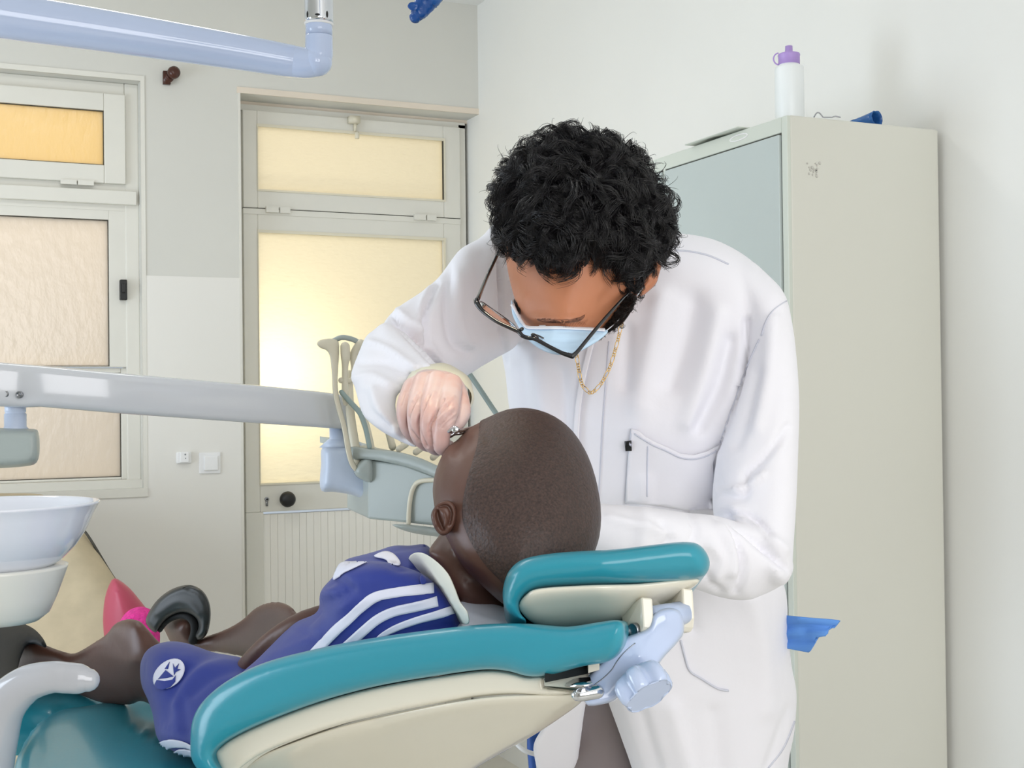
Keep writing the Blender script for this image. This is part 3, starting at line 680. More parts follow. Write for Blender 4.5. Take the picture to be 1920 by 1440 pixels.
mk('joint_body', V, F, M['joint_blue'], du)
# instrument tray
tray = []
V, F = inflate([(658, 838), (700, 842), (740, 846), (780, 856), (820, 873), (900, 912), (960, 940), (960, 960), (900, 935), (830, 902), (770, 878), (720, 866), (690, 862), (658, 860)], [(660, 850, 2.3), (830, 890, 2.2), (960, 950, 2.12)], 0.012, 6, step=7, Tb=0.16)
mk('tray_rim', V, F, M['unit_box'], du)
T0 = [W(668, 838, 2.3), W(745, 847, 2.26), W(830, 876, 2.2), W(950, 930, 2.13)]
top = extrude([p+z3*0.0 for p in T0]+[p+np.array([0.02, 0.30, 0.012]) for p in T0[::-1]], (0, 0, -0.012))
mk('tray_top', *top, M['unit_box'], du, False)
body = extrude([W(690, 862, 2.285), W(690, 973, 2.285), W(830, 987, 2.2), W(980, 1000, 2.12), W(980, 945, 2.12), W(830, 897, 2.2), W(760, 872, 2.24)], (0.03, 0.22, 0))
bevel(mk('console_body', *body, M['unit_box'], du, False), 0.004)
V, F = inflate([(664, 880), (680, 860), (700, 862), (700, 905), (680, 900), (667, 892)], [(680, 880, 2.3)], 0.03, 10, step=5); mk('side_knob', V, F, M['unit_box'], du)
mk('moulded_rib', *ptube([(766, 981, 2.232, 4.5), (768, 945, 2.232, 4.5), (775, 915, 2.228, 4.5), (790, 902, 2.218, 4.5), (830, 900, 2.197, 4.5)], 12, 8), M['unit_cream'], du)
V, F = inflate([(735, 984), (770, 984), (840, 992), (900, 996), (860, 1008), (810, 1005), (765, 997)], [(800, 990, 2.215)], 0.03, 12, step=6); mk('underside_dome', V, F, M['unit_box'], du)
for k, (x, y) in enumerate([(748, 846), (780, 852), (812, 862)]):
    c = W(x, y, 2.27); mk('instrument', *tube([c+z3*0.004, c+z3*0.008+np.array([0.05, 0.1, 0]), c+z3*0.012+np.array([0.08, 0.2, 0])], 0.006, 10), M['unit_cream'], du)
# whip arms and handpiece holders
V, F = inflate([(594, 644), (602, 637), (622, 635), (634, 640), (636, 660), (634, 690), (633, 720), (636, 745), (642, 770), (650, 800), (657, 835), (662, 860), (672, 880), (665, 884), (655, 870), (648, 845), (640, 800), (630, 765), (624, 735), (622, 700), (619, 670), (612, 657), (600, 652)], [(620, 660, 2.28), (660, 870, 2.28)], 0.008, 7, step=4)
mk('front_lever', V, F, M['unit_cream'], du)
mk('whip_arm', *ptube([(624, 640, 2.3, 5), (640, 633, 2.3, 5), (660, 636, 2.3, 5), (676, 645, 2.3, 5), (700, 665, 2.3, 5)], 12, 8), M['unit_box'], du)
mk('handpiece', *ptube([(647, 650, 2.29, 9), (648, 670, 2.29, 9), (647, 690, 2.29, 6), (647, 740, 2.29, 6.5), (648, 756, 2.29, 5)], 16, 6), M['unit_cream'], du)
mk('holder_fork', *ptube([(676, 645, 2.3, 9), (664, 665, 2.3, 8), (664, 690, 2.3, 6), (660, 712, 2.3, 5), (640, 713, 2.29, 6)], 14, 8), M['unit_cream'], du)
mk('whip_arm', *ptube([(640, 735, 2.28, 4.5), (655, 752, 2.28, 5), (675, 775, 2.28, 5), (685, 800, 2.28, 4.5), (693, 838, 2.28, 4.5)], 12, 8), M['unit_hose'], du)
mk('holder_fork', *ptube([(655, 700, 2.31, 6), (656, 760, 2.31, 8), (660, 800, 2.31, 8.5), (668, 850, 2.31, 9), (668, 866, 2.3, 9)], 14, 8), M['unit_cream'], du)
mk('holder_fork', *ptube([(676, 770, 2.31, 7), (688, 805, 2.31, 7), (696, 842, 2.31, 7)], 14, 6), M['unit_cream'], du)
mk('whip_arm', *ptube([(700, 740, 2.32, 5), (722, 790, 2.32, 6), (736, 838, 2.32, 7)], 14, 6), M['unit_cream'], du)
mk('instrument_hose', *ptube([(820, 600, 2.34, 5), (868, 682, 2.32, 5), (900, 730, 2.3, 5), (935, 782, 2.28, 5), (985, 850, 2.2, 5), (990, 930, 2.18, 5)], 12, 8), M['unit_hose'], du)

# ================================================================== SPITTOON BOWL
sb0 = W(-8, 1165, 1.62); s = 1.62/FPX
sp_ = thing('spittoon', 'glossy white cuspidor bowl at the left edge above its ivory base', 'spittoon', sb0)
c = W(-8, 1065, 1.62)
ro = [(100, 0), (118, 12), (145, 40), (163, 68), (175, 96), (185, 116), (188, 119), (186, 122), (180, 121), (172, 112), (150, 74), (110, 34), (40, 20), (2, 18)]
mk('bowl', *lathe(c, [(r*s, h*s) for r, h in ro], 72), M['porcelain'], sp_)
c2 = W(-8, 1165, 1.62)
mk('bowl_base', *lathe(c2, [(r*s, h*s) for r, h in [(40, -4), (78, 0), (96, 14), (110, 45), (122, 78), (129, 98), (130, 102), (124, 104), (60, 100)]], 64), M['porcelain2'], sp_)
bz = W(-120, 1190, 1.60); mk('support_column', *lathe((bz[0], bz[1], 0.0), [(0.09, 0), (0.09, 0.04), (0.05, 0.06), (0.045, bz[2]-0.02), (0.05, bz[2]+0.01)], 40), M['porcelain2'], sp_)

# ================================================================== TAN CHAIR with cushion, behind the bowl
ac = thing('upholstered_chair', 'tan upholstered chair against the back wall behind the spittoon', 'chair', onZ(60, 1300, 0.3)*0+np.array([*W(60, 1200, 3.9)[:2], 0]))
V, F = inflate([(-330, 960), (-200, 930), (0, 925), (90, 930), (140, 965), (170, 1010), (205, 1068), (250, 1140), (262, 1200), (250, 1260), (100, 1290), (-330, 1300)], [(0, 1100, 3.95), (250, 1200, 3.8), (100, 930, 4.15), (-330, 1100, 3.9)], 0.10, 60, step=14)
V[:, 1] = np.minimum(V[:, 1], YW-0.02)
mk('back', V, F, M['tan'], ac)
mk('piping', *ptube([(150, 985, 4.0, 2.5), (170, 1012, 4.0, 2.5), (206, 1072, 3.98, 2.5), (225, 1100, 3.95, 2.5)], 8, 6), M['gasket'], ac)
V, F = inflate([(-330, 1220), (100, 1225), (240, 1215), (300, 1260), (320, 1420), (-330, 1440)], [(0, 1300, 3.75), (300, 1300, 3.7), (0, 1420, 3.6)], 0.2, 40, step=16); V[:, 1] = np.minimum(V[:, 1], YW-0.02)
mk('seat', V, F, M['tan'], ac)
sb = W(0, 1300, 3.8); mk('base', *bx(sb[0]-0.5, sb[0]+0.45, sb[1]-0.15, sb[1]+0.3, 0, sb[2]-0.05), M['tan'], ac, False)
q = mk('round_cushion', *inflate([(196, 1205), (193, 1160), (197, 1120), (206, 1094), (216, 1084), (240, 1100), (262, 1125), (280, 1150), (290, 1180), (290, 1240), (200, 1260)], [(240, 1160, 3.50)], 0.07, 45, step=7), M['crimson'])
tag(q, 'crimson cushion with a pointed top leaning on the tan chair', 'cushion')
q = mk('fleece_cloth', *sculpt(inflate([(205, 1225), (215, 1185), (235, 1150), (258, 1138), (276, 1140), (292, 1150), (300, 1170), (290, 1240), (220, 1250)], [(250, 1180, 3.35)], 0.045, 22, step=5), [([(225, 1180), (250, 1155), (285, 1160)], 4, 0.01), ([(240, 1185), (290, 1170)], 4, -0.01)]), M['pink'])
tag(q, 'hot pink fleecy cloth lying against the crimson cushion', 'cloth')
# ================================================================== DENTAL CHAIR
ch = thing('dental_chair', 'teal and cream dental chair reclined under the patient', 'dental chair', (float(W(330, 1400, 1.75)[0]), float(W(330, 1400, 1.75)[1]), 0))
WD = Rv*0.05+Fv*0.34-Uv*0.065
dch = lambda x: 1.18+(1040-x)/680*0.2
CC = [(x, y, dch(x)) for x in (360, 700, 1040) for y in (1150, 1400)]
pad = inflate([(357, 1400), (361, 1350), (383, 1312), (430, 1274), (500, 1241), (600, 1215), (700, 1196), (800, 1182), (900, 1171), (980, 1169), (1060, 1175), (1120, 1167), (1160, 1163), (1172, 1180), (1166, 1215), (1140, 1240), (1090, 1250), (1030, 1266), (990, 1268), (950, 1258), (900, 1256), (800, 1270), (700, 1288), (600, 1315), (500, 1352), (440, 1380), (408, 1402), (400, 1420), (412, 1441), (425, 1462), (385, 1455), (362, 1430)],
              CC, 0.022, 34, step=8, vec=WD)
mk('backrest_cushion', *pad, M['teal'], ch)
rim = inflate([(404, 1416), (412, 1402), (440, 1382), (500, 1354), (600, 1317), (700, 1290), (800, 1272), (900, 1258), (950, 1260), (990, 1270), (1020, 1268), (1021, 1288), (1060, 1294), (1078, 1298), (1060, 1302), (1020, 1304), (960, 1302), (900, 1306), (860, 1312), (760, 1330), (640, 1358), (540, 1392), (480, 1420), (440, 1450), (424, 1464)],
              [(x, y, dch(x)+0.016) for x, y, _ in CC], 0.010, 9, step=6, vec=WD*0.9, sub=3)
sh = mk('backrest_shell', *rim, M['cream'], ch)
belly = inflate([(436, 1470), (480, 1424), (540, 1396), (640, 1362), (760, 1334), (860, 1315), (930, 1306), (1000, 1303), (1060, 1302), (1096, 1298), (1092, 1314), (1062, 1338), (1000, 1379), (940, 1412), (880, 1448), (800, 1510), (650, 1600), (480, 1620), (430, 1540)],
                [(440, 1440, 1.40), (700, 1340, 1.305), (1080, 1300, 1.19), (900, 1420, 1.36), (650, 1560, 1.55), (1000, 1370, 1.28), (500, 1580, 1.58)], 0.016, 30, step=10, Tb=0.02)
mk('shell_underside', *belly, M['cream'], sh)
# slot plate, dark gap and chrome headrest bar
mk('guide_plate', *extrude([W(1021, 1277, 1.175), W(1100, 1262, 1.20), W(1112, 1278, 1.19), W(1085, 1291, 1.17), W(1021, 1286, 1.165)], Fv*0.02-Uv*0.003), M['cream'], ch, False)
mk('guide_slot', *extrude([W(1022, 1264, 1.172), W(1108, 1235, 1.2), W(1108, 1262, 1.2), W(1022, 1280, 1.172)], Fv*0.02), M['dark'], ch, False)
mk('slot_tab', *extrude([W(1103, 1246, 1.18), W(1124, 1240, 1.18), W(1124, 1256, 1.18), W(1103, 1262, 1.18)], Fv*0.02), M['cream'], ch, False)
bar = mk('headrest_bar', *join([ptube([(1082, 1303, 1.165, 11), (1090, 1302, 1.165, 13), (1120, 1297, 1.17, 13.5)], 28, 4), extrude([W(1062, 1286, 1.165), W(1088, 1280, 1.165), W(1109, 1279, 1.16), W(1112, 1284, 1.155), W(1092, 1290, 1.155)], Fv*0.02)]), M['chrome'], ch)
# headrest
hp_ = inflate([(943, 1125), (944, 1098), (956, 1068), (985, 1047), (1050, 1036), (1150, 1030), (1220, 1022), (1280, 1016), (1312, 1022), (1330, 1048), (1326, 1073), (1302, 1086), (1200, 1094), (1090, 1098), (1020, 1103), (990, 1113), (974, 1130), (976, 1150), (988, 1165), (966, 1157), (950, 1144)],
              [(950, 1100, 1.225), (1130, 1060, 1.205), (1320, 1050, 1.215), (1000, 1150, 1.225)], 0.026, 30, step=7, vec=Rv*0.002+Fv*0.15-Uv*0.05)
hr = mk('headrest_cushion', *hp_, M['teal'], ch)
hs = inflate([(972, 1136), (986, 1115), (1012, 1103), (1100, 1097), (1200, 1094), (1304, 1084), (1302, 1100), (1262, 1122), (1215, 1146), (1170, 1164), (1110, 1176), (1045, 1177), (1004, 1170), (984, 1156)],
             [(980, 1130, 1.222), (1130, 1110, 1.205), (1300, 1090, 1.225), (1080, 1170, 1.26), (1200, 1150, 1.25)], 0.016, 26, step=7, vec=Rv*0.002+Fv*0.10-Uv*0.02)
mk('headrest_shell', *hs, M['cream'], hr)
def bracket(dx, dy, dd, nm):
    f = [(1162, 1147, 1.25), (1202, 1119, 1.20), (1205, 1175, 1.195), (1204, 1192, 1.197), (1198, 1201, 1.20), (1189, 1203, 1.208), (1180, 1197, 1.217), (1173, 1182, 1.225)]
    P = [W(a+dx, b+dy, c+dd) for a, b, c in f]
    o = mk(nm, *extrude(P, Rv*(22*1.2/FPX)-Uv*0.001), M['cream'], ch, False); return bevel(o, 0.0018)
bracket(0, 0, 0, 'headrest_bracket'); bracket(76, -17, 0.02, 'headrest_bracket')
n1 = -Rv*0.75-Fv*0.6; n1 = n1-np.dot(n1, Uv)*Uv
pc = W(1191, 1181, 1.203)-Rv*0.0006
mk('pivot_pin', *join([lathe(pc, [(0.0066, -0.002), (0.0066, 0.0022), (0.0056, 0.003), (0.0052, 0.0016), (0.001, 0.0016)], 28, n1)]), M['dchrome'], ch)
arm = inflate([(1224, 1152), (1240, 1141), (1262, 1139), (1277, 1147), (1283, 1165), (1282, 1188), (1270, 1206), (1246, 1232), (1232, 1250), (1212, 1262), (1190, 1280), (1168, 1300), (1150, 1315), (1120, 1323), (1103, 1323), (1094, 1312), (1092, 1296), (1097, 1275), (1118, 1250), (1134, 1230), (1143, 1212), (1162, 1198), (1190, 1188), (1215, 1176)],
              [(1250, 1160, 1.215), (1200, 1230, 1.195), (1120, 1300, 1.19), (1280, 1200, 1.225), (1100, 1270, 1.205)], 0.020, 13, step=3, p=3.0)
arm = sculpt(arm, [([(1192, 1204), (1172, 1222), (1156, 1240), (1146, 1256), (1130, 1272), (1113, 1286)], 1.8, -0.0022), ([(1225, 1240), (1205, 1246), (1180, 1262), (1170, 1275)], 4, 0.002)])
am = mk('tilt_arm', *arm, M['arm_blue'], ch)
ribbon(bvh(am), [(1191, 1206), (1172, 1222), (1157, 1240), (1147, 1256), (1131, 1272), (1114, 1285)], 1.6, 'moulding_seam', M['dchrome'], am, off=0.0004, thick=0.0004, step=3, cross=1)
mk('hinge_barrel', *tube([W(1222, 1160, 1.208), W(1284, 1149, 1.225)], 0.0118, 36), M['arm_blue'], am)
ax = Rv*0.42-Uv*0.66-Fv*0.62; ax /= np.linalg.norm(ax)
def knob(c, R, prof, lob=6, am_=0.09):
    a = np.cross(ax, [0.1, 0.2, 0.97]); a /= np.linalg.norm(a); b = np.cross(ax, a); V = []; F = []; n = 72
    for r, h, k in prof:
        for j in range(n):
            t = 2*PI*j/n; rr = R*r*(1-k*0.30*(0.5+0.5*math.cos(t*lob))**1.6); V.append(c+ax*h+(a*math.cos(t)+b*math.sin(t))*rr)
    for i in range(len(prof)-1):
        for j in range(n): F.append((i*n+j, i*n+(j+1) % n, (i+1)*n+(j+1) % n, (i+1)*n+j))
    F.append(tuple(range(n))[::-1]); F.append(tuple((len(prof)-1)*n+j for j in range(n))); return V, F
kc = W(1203, 1281, 1.155)
kn = mk('tightening_knob', *knob(kc, 0.0268, [(0.55, -0.012, 0.2), (0.85, -0.008, 1), (0.98, -0.003, 1), (1.0, 0.004, 1), (0.97, 0.011, 1), (0.9, 0.014, 0.8), (0.84, 0.0148, 0.3), (0.83, 0.0140, 0), (0.80, 0.0140, 0), (0.2, 0.0144, 0)]), M['arm_blue'], am)
# ---- seat
def slabZ(outline, zf, thick, step=12, sm=5, edge=0.03):
    P = catmull(outline, sm); seg = np.r_[0, np.cumsum(np.hypot(*(np.roll(P, -1, 0)-P).T))]; L = seg[-1]; n = int(L/step); Pc = np.r_[P, P[:1]]
    t = np.linspace(0, L, n, endpoint=False); P = np.c_[np.interp(t, seg, Pc[:, 0]), np.interp(t, seg, Pc[:, 1])]
    x0, y0 = P.min(0); x1, y1 = P.max(0); gx_, gy_ = np.meshgrid(np.arange(x0, x1, step), np.arange(y0, y1, step)); gx_ = gx_.ravel(); gy_ = gy_.ravel()
    k = inside(P, gx_, gy_); gx_, gy_ = gx_[k], gy_[k]; k = dist_poly(gx_, gy_, P, True) > step*0.5; gx_, gy_ = gx_[k], gy_[k]
    v, e, f, *_ = geometry.delaunay_2d_cdt([Vector(q) for q in P]+[Vector((a, b)) for a, b in zip(gx_, gy_)], [(i, (i+1) % n) for i in range(n)], [], 0, 1e-6)
    v = np.array([[q[0], q[1]] for q in v]); tri = [tuple(q) for q in f if inside(P, v[list(q), 0].mean(), v[list(q), 1].mean())]
    D = dist_poly(v[:, 0], v[:, 1], P, True); q = np.clip(D/40, 0, 1); h = np.sqrt(1-(1-q)**2)
    top = []; bot = []
    for (x, y), hh in zip(v, h):
        z = zf(x, y); p = onZ(x, y, z-0.0); p = np.array([p[0], p[1], p[2]-edge*(1-hh)]); top.append(p); b = p.copy(); b[2] = z-thick+edge*(1-hh)*0.5; bot.append(b)
    N = len(v); V = np.array(top+bot); F = list(tri)+[tuple(i+N for i in t[::-1]) for t in tri]
    cnt = {(t[i], t[(i+1) % 3]) for t in tri for i in range(3)}
    F += [(j, i, i+N, j+N) for i, j in cnt if (j, i) not in cnt]
    return V, F
def zseat(x, y):
    # saddle: a hollow running from the thigh down to the right, rolled front edge
    L = [(230, 1300), (215, 1340), (240, 1385), (300, 1415), (380, 1440), (480, 1470)]
    d = float(dist_poly(np.array([x]), np.array([y]), L)[0])
    s_ = 1 if (x < 215 or y > 1340+(x-215)*0.55) else -1
    return 0.930+0.016*math.exp(-((d-38*0)/55)**2)*0.5+(0.012 if s_ > 0 else -0.012)*(1-math.exp(-(d/45)**2))
V, F = slabZ([(10, 1500), (14, 1450), (24, 1400), (55, 1345), (100, 1312), (160, 1300), (230, 1290), (330, 1280), (450, 1290), (560, 1340), (560, 1470), (400, 1530), (200, 1560)], zseat, 0.09)
mk('seat_cushion', V, F, M['teal'], ch)
sc_ = W(300, 1400, 1.6)
leg = slabZ([(-90, 1262), (-40, 1242), (100, 1236), (260, 1240), (420, 1250), (420, 1290), (250, 1310), (60, 1330), (-70, 1325)], lambda x, y: 0.93, 0.08)
mk('leg_rest', *leg, M['teal'], ch)
mk('seat_shell', *join([bx(sc_[0]-0.16, sc_[0]+0.2, sc_[1]-0.1, sc_[1]+0.25, 0.78, 0.87)]), M['cream'], ch, False)
mk('lift_column', *join([lathe((sc_[0], sc_[1]+0.08, 0), [(0.24, 0), (0.24, 0.05), (0.21, 0.07), (0.11, 0.10), (0.10, 0.8)], 48)]), M['cream'], ch)
ar = ptube([(-75, 1560, 1.45, 60), (-38, 1470, 1.44, 56), (-18, 1390, 1.43, 50), (6, 1325, 1.42, 42), (48, 1284, 1.41, 35), (95, 1270, 1.40, 30), (125, 1271, 1.40, 29), (150, 1273, 1.40, 28), (165, 1275, 1.40, 22)], 32, 8, flat=(Fv, 0.8))
mk('armrest', *ar, M['arm_grey'], ch)

# paper sheet under the neck
q = mk('paper_sheet', *sculpt(inflate([(868, 1120), (900, 1126), (950, 1140), (1000, 1165), (1010, 1185), (930, 1190), (860, 1180), (862, 1150)], [(900, 1150, 1.345), (1000, 1175, 1.32), (870, 1170, 1.31)], 0.004, 6, step=5), [([(880, 1150), (940, 1170)], 5, 0.003)]), M['paperbib'])
tag(q, 'white paper sheet on the backrest under the patient neck', 'sheet')

# ================================================================== PATIENT
pt = thing('person', 'child patient in a blue football kit lying on the dental chair', 'person', W(560, 1250, 1.55))
head = inflate([(990, 767), (1030, 778), (1065, 802), (1090, 835), (1107, 872), (1120, 920), (1125, 965), (1122, 1005), (1110, 1040), (1088, 1072), (1045, 1104), (1000, 1138), (955, 1140), (905, 1100), (862, 1055), (838, 1010), (820, 975), (812, 940), (811, 910), (817, 880), (829, 852), (842, 834), (856, 826), (868, 812), (884, 799), (912, 786), (950, 770)],
               [(970, 950, 1.385), (1100, 960, 1.385), (830, 900, 1.40)], 0.086, 150, step=9)
nose = join([ball(862, 862, 1.475, 22, 16, 0.018), ball(885, 905, 1.47, 26, 14, 0.012), ball(900, 935, 1.465, 30, 22, 0.012)])
neck = inflate([(838, 985), (820, 1008), (806, 1026), (803, 1040), (830, 1075), (846, 1110), (868, 1132), (930, 1165), (1000, 1180), (1012, 1120), (990, 1060), (930, 1000), (880, 960)], [(860, 1050, 1.405), (960, 1130, 1.425), (830, 1030, 1.415), (980, 1060, 1.46)], 0.042, 60, step=9)
torso = inflate([(800, 1040), (700, 1050), (640, 1100), (600, 1150), (520, 1215), (430, 1290), (380, 1360), (480, 1370), (700, 1290), (900, 1230), (960, 1180), (880, 1130)], [(800, 1120, 1.45), (480, 1290, 1.58), (700, 1080, 1.50)], 0.06, 60, step=12)
la_ = ptube([(640, 1150, 1.47, 26), (572, 1168, 1.47, 24), (520, 1198, 1.49, 23), (478, 1232, 1.52, 20), (452, 1262, 1.55, 18), (430, 1290, 1.56, 16)], 20, 6)
hand = join([ball(428, 1290, 1.56, 20, 22, 0.014)]+[ptube([(425+i*5, 1292, 1.565, 6), (412+i*4, 1312+i*2, 1.57, 5.5), (404+i*5, 1330+i*2, 1.575, 5)], 10, 4) for i in range(4)]+[ptube([(440, 1280, 1.55, 6), (436, 1302, 1.545, 5.5)], 10, 4)])
arm2 = ptube([(780, 1090, 1.58, 30), (680, 1120, 1.60, 26), (600, 1200, 1.62, 22), (570, 1220, 1.64, 18)], 18, 5)
nape = ball(900, 1055, 1.405, 55, 55, 0.048)
leg1 = inflate([(26, 1250), (35, 1224), (47, 1207), (62, 1201), (80, 1207), (100, 1215), (118, 1221), (137, 1225), (155, 1217), (176, 1204), (200, 1188), (212, 1172), (226, 1163), (244, 1160), (262, 1164), (278, 1180), (300, 1205), (340, 1232), (400, 1262), (400, 1330), (330, 1350), (270, 1315), (245, 1322), (190, 1318), (140, 1300), (90, 1296), (40, 1296), (20, 1280)],
               [(30, 1240, 2.02), (110, 1255, 1.98), (190, 1240, 1.86), (245, 1235, 1.75), (330, 1270, 1.70), (400, 1290, 1.66), (300, 1215, 1.72)], 0.045, 48, step=8)
leg2 = inflate([(305, 1172), (322, 1156), (345, 1154), (360, 1166), (366, 1196), (395, 1190), (430, 1176), (456, 1160), (478, 1140), (500, 1130), (524, 1128), (545, 1136), (562, 1156), (590, 1190), (560, 1240), (500, 1260), (468, 1236), (436, 1228), (400, 1222), (360, 1222), (325, 1210), (310, 1185)],
               [(335, 1180, 2.28), (400, 1205, 2.24), (460, 1190, 2.12), (520, 1170, 2.0), (570, 1210, 1.85)], 0.036, 32, step=7)
V, F = remesh(join([head, nose, neck, nape, torso, la_, hand, arm2, leg1, leg2]), 0.0042, 4)
V, F = sculpt((V, F), [([(868, 812), (862, 826), (850, 850)], 7, -0.004), ([(880, 800), (905, 808), (915, 830)], 9, -0.003), ([(858, 1060), (900, 1090)], 14, -0.003), ([(885, 1000), (920, 1060), (970, 1100)], 22, -0.003),
                       ([(205, 1200), (235, 1230)], 14, -0.003), ([(512, 1200), (470, 1245)], 5, -0.002), ([(120, 1245), (160, 1235)], 10, 0.002)])
body = mk('body', V, F, M['skin_dark'], pt)
# ear
er = inflate([(812, 955), (822, 943), (838, 938), (851, 945), (856, 962), (852, 984), (842, 999), (830, 1004), (820, 998), (812, 984), (808, 968)], [(830, 970, 1.322)], 0.006, 8, step=2.5, Tb=0.02)
er = sculpt(er, [([(822, 950), (838, 949), (846, 962), (843, 982)], 2.6, -0.005), ([(819, 960), (822, 976), (830, 991)], 4.5, -0.007), ([(832, 962), (836, 978), (832, 988)], 3, 0.003), ([(815, 972), (818, 984)], 3, 0.002)])
mk('ear', *er, M['skin_dark'], body)
# shaved hair: a thin cap over the skull
HP = catmull([(905, 785), (950, 762), (1000, 758), (1050, 780), (1100, 830), (1130, 900), (1135, 980), (1120, 1040), (1080, 1090), (1040, 1120), (985, 1125), (930, 1080), (900, 1045), (878, 1005), (868, 975), (868, 945), (875, 905), (885, 870), (895, 835), (898, 810)], 4)
hx, hy, hd_ = proj(V); N_ = normals(V, F); HPd = HP
fx_ = np.array([list(f)+[f[0]]*(4-len(f)) for f in F]); cxx = hx[fx_].mean(1); cyy = hy[fx_].mean(1)
keepf = [F[i] for i in np.nonzero(inside(HP, cxx, cyy))[0]]
us = sorted({i for f in keepf for i in f}); mp_ = {i: j for j, i in enumerate(us)}; us = np.array(us)
ec = {}
for f in keepf:
    for i in range(len(f)):
        e_ = tuple(sorted((f[i], f[(i+1) % len(f)]))); ec[e_] = ec.get(e_, 0)+1
bnd = np.array(sorted({mp_[i] for e_, c_ in ec.items() if c_ == 1 for i in e_}))
Pn = V[us].copy(); HPc = np.r_[HP, HP[:1]]; sgl = np.r_[0, np.cumsum(np.hypot(*(HPc[1:]-HPc[:-1]).T))]; tt = np.arange(0, sgl[-1], 1.0)
HD = np.c_[np.interp(tt, sgl, HPc[:, 0]), np.interp(tt, sgl, HPc[:, 1])]
offs = np.full(len(us), 0.0016); offs[bnd] = 0.0005
for j in bnd:
    k_ = np.argmin(np.hypot(HD[:, 0]-hx[us[j]], HD[:, 1]-hy[us[j]])); Pn[j] = W(HD[k_, 0], HD[k_, 1], hd_[us[j]])
hair_o = mk('hair', Pn+N_[us]*offs[:, None], [tuple(mp_[i] for i in f) for f in keepf], M['hair_short'], body)
# jersey
jersey = join([
    inflate([(800, 1019), (770, 1023), (740, 1022), (712, 1031), (680, 1040), (652, 1047), (636, 1060), (626, 1080), (604, 1103), (598, 1122), (600, 1140), (588, 1153), (562, 1162), (540, 1178), (510, 1208), (480, 1238), (455, 1260), (440, 1290), (500, 1330), (700, 1290), (900, 1240), (945, 1195), (885, 1170), (862, 1148), (846, 1112), (826, 1072), (812, 1040)],
            [(700, 1110, 1.40), (480, 1250, 1.48), (640, 1070, 1.47), (790, 1030, 1.47), (850, 1150, 1.37), (600, 1180, 1.43), (700, 1250, 1.40)], 0.075, 60, step=8),
    inflate([(640, 1063), (626, 1082), (604, 1104), (598, 1124), (606, 1150), (560, 1190), (490, 1250), (520, 1300), (700, 1240), (850, 1180), (850, 1130), (800, 1080), (735, 1056), (690, 1052)], [(690, 1110, 1.36), (530, 1240, 1.44), (800, 1140, 1.335), (640, 1180, 1.38)], 0.05, 45, step=8)])
V, F = remesh(jersey, 0.0045, 5)
V, F = sculpt((V, F), [([(618, 1095), (630, 1088), (650, 1095)], 6, -0.006), ([(604, 1128), (630, 1125), (660, 1105)], 8, -0.005), ([(600, 1112), (625, 1108)], 6, 0.004), ([(690, 1040), (760, 1028), (800, 1022)], 5, -0.004),
                       ([(650, 1052), (700, 1047), (750, 1068), (790, 1060)], 5, -0.004), ([(540, 1180), (580, 1190), (600, 1200)], 7, -0.003), ([(590, 1180), (660, 1130), (780, 1120)], 12, 0.003), ([(500, 1230), (560, 1210), (600, 1190)], 8, 0.003)])
js = mk('jersey', V, F, M['navy'], pt)
TJ = bvh(js)
for L_, wd in (([(812, 1104), (780, 1107), (740, 1111), (705, 1119), (678, 1138), (655, 1160), (630, 1183), (600, 1215), (570, 1248)], 18), ([(820, 1128), (780, 1137), (740, 1146), (710, 1160), (685, 1180), (655, 1207), (625, 1235), (605, 1255)], 18), ([(848, 1144), (815, 1153), (780, 1163), (745, 1176), (715, 1192), (695, 1212)], [15, 13, 12, 5]),
                ):
    ribbon(TJ, L_, wd, 'stripe', M['stripe'], js)
for P_ in ([(790, 1082), (797, 1090), (796, 1098), (789, 1097), (786, 1088)], [(812, 1130), (830, 1133), (836, 1140), (822, 1142)], [(843, 1146), (862, 1155), (871, 1165), (858, 1168), (845, 1156)])[:1]:
    patch(TJ, P_, 'trim_patch', M['navy'], js, off=0.003, step=3)
patch(TJ, [(703, 1045), (722, 1037), (739, 1042), (751, 1058), (747, 1063), (736, 1060), (722, 1051), (708, 1048)], 'stripe', M['stripe'], js, off=0.002, step=3)
patch(TJ, [(636, 1064), (646, 1056), (664, 1056), (690, 1054), (668, 1066), (646, 1076), (628, 1088)], 'sleeve_band', M['stripe'], js, off=0.002, step=3)
cl_ = inflate([(766, 1048), (776, 1037), (794, 1037), (818, 1052), (840, 1075), (853, 1102), (863, 1128), (877, 1148), (878, 1170), (852, 1164), (832, 1142), (808, 1130), (796, 1110), (789, 1086), (776, 1068)], [(790, 1050, 1.318), (830, 1100, 1.283), (865, 1155, 1.275)], 0.007, 9, step=4, Tb=0.012)
cl_ = sculpt(cl_, [([(805, 1100), (830, 1104), (845, 1120)], 3, -0.003), ([(815, 1122), (845, 1130)], 3, 0.002)])
mk('collar', *cl_, M['collar'], js)
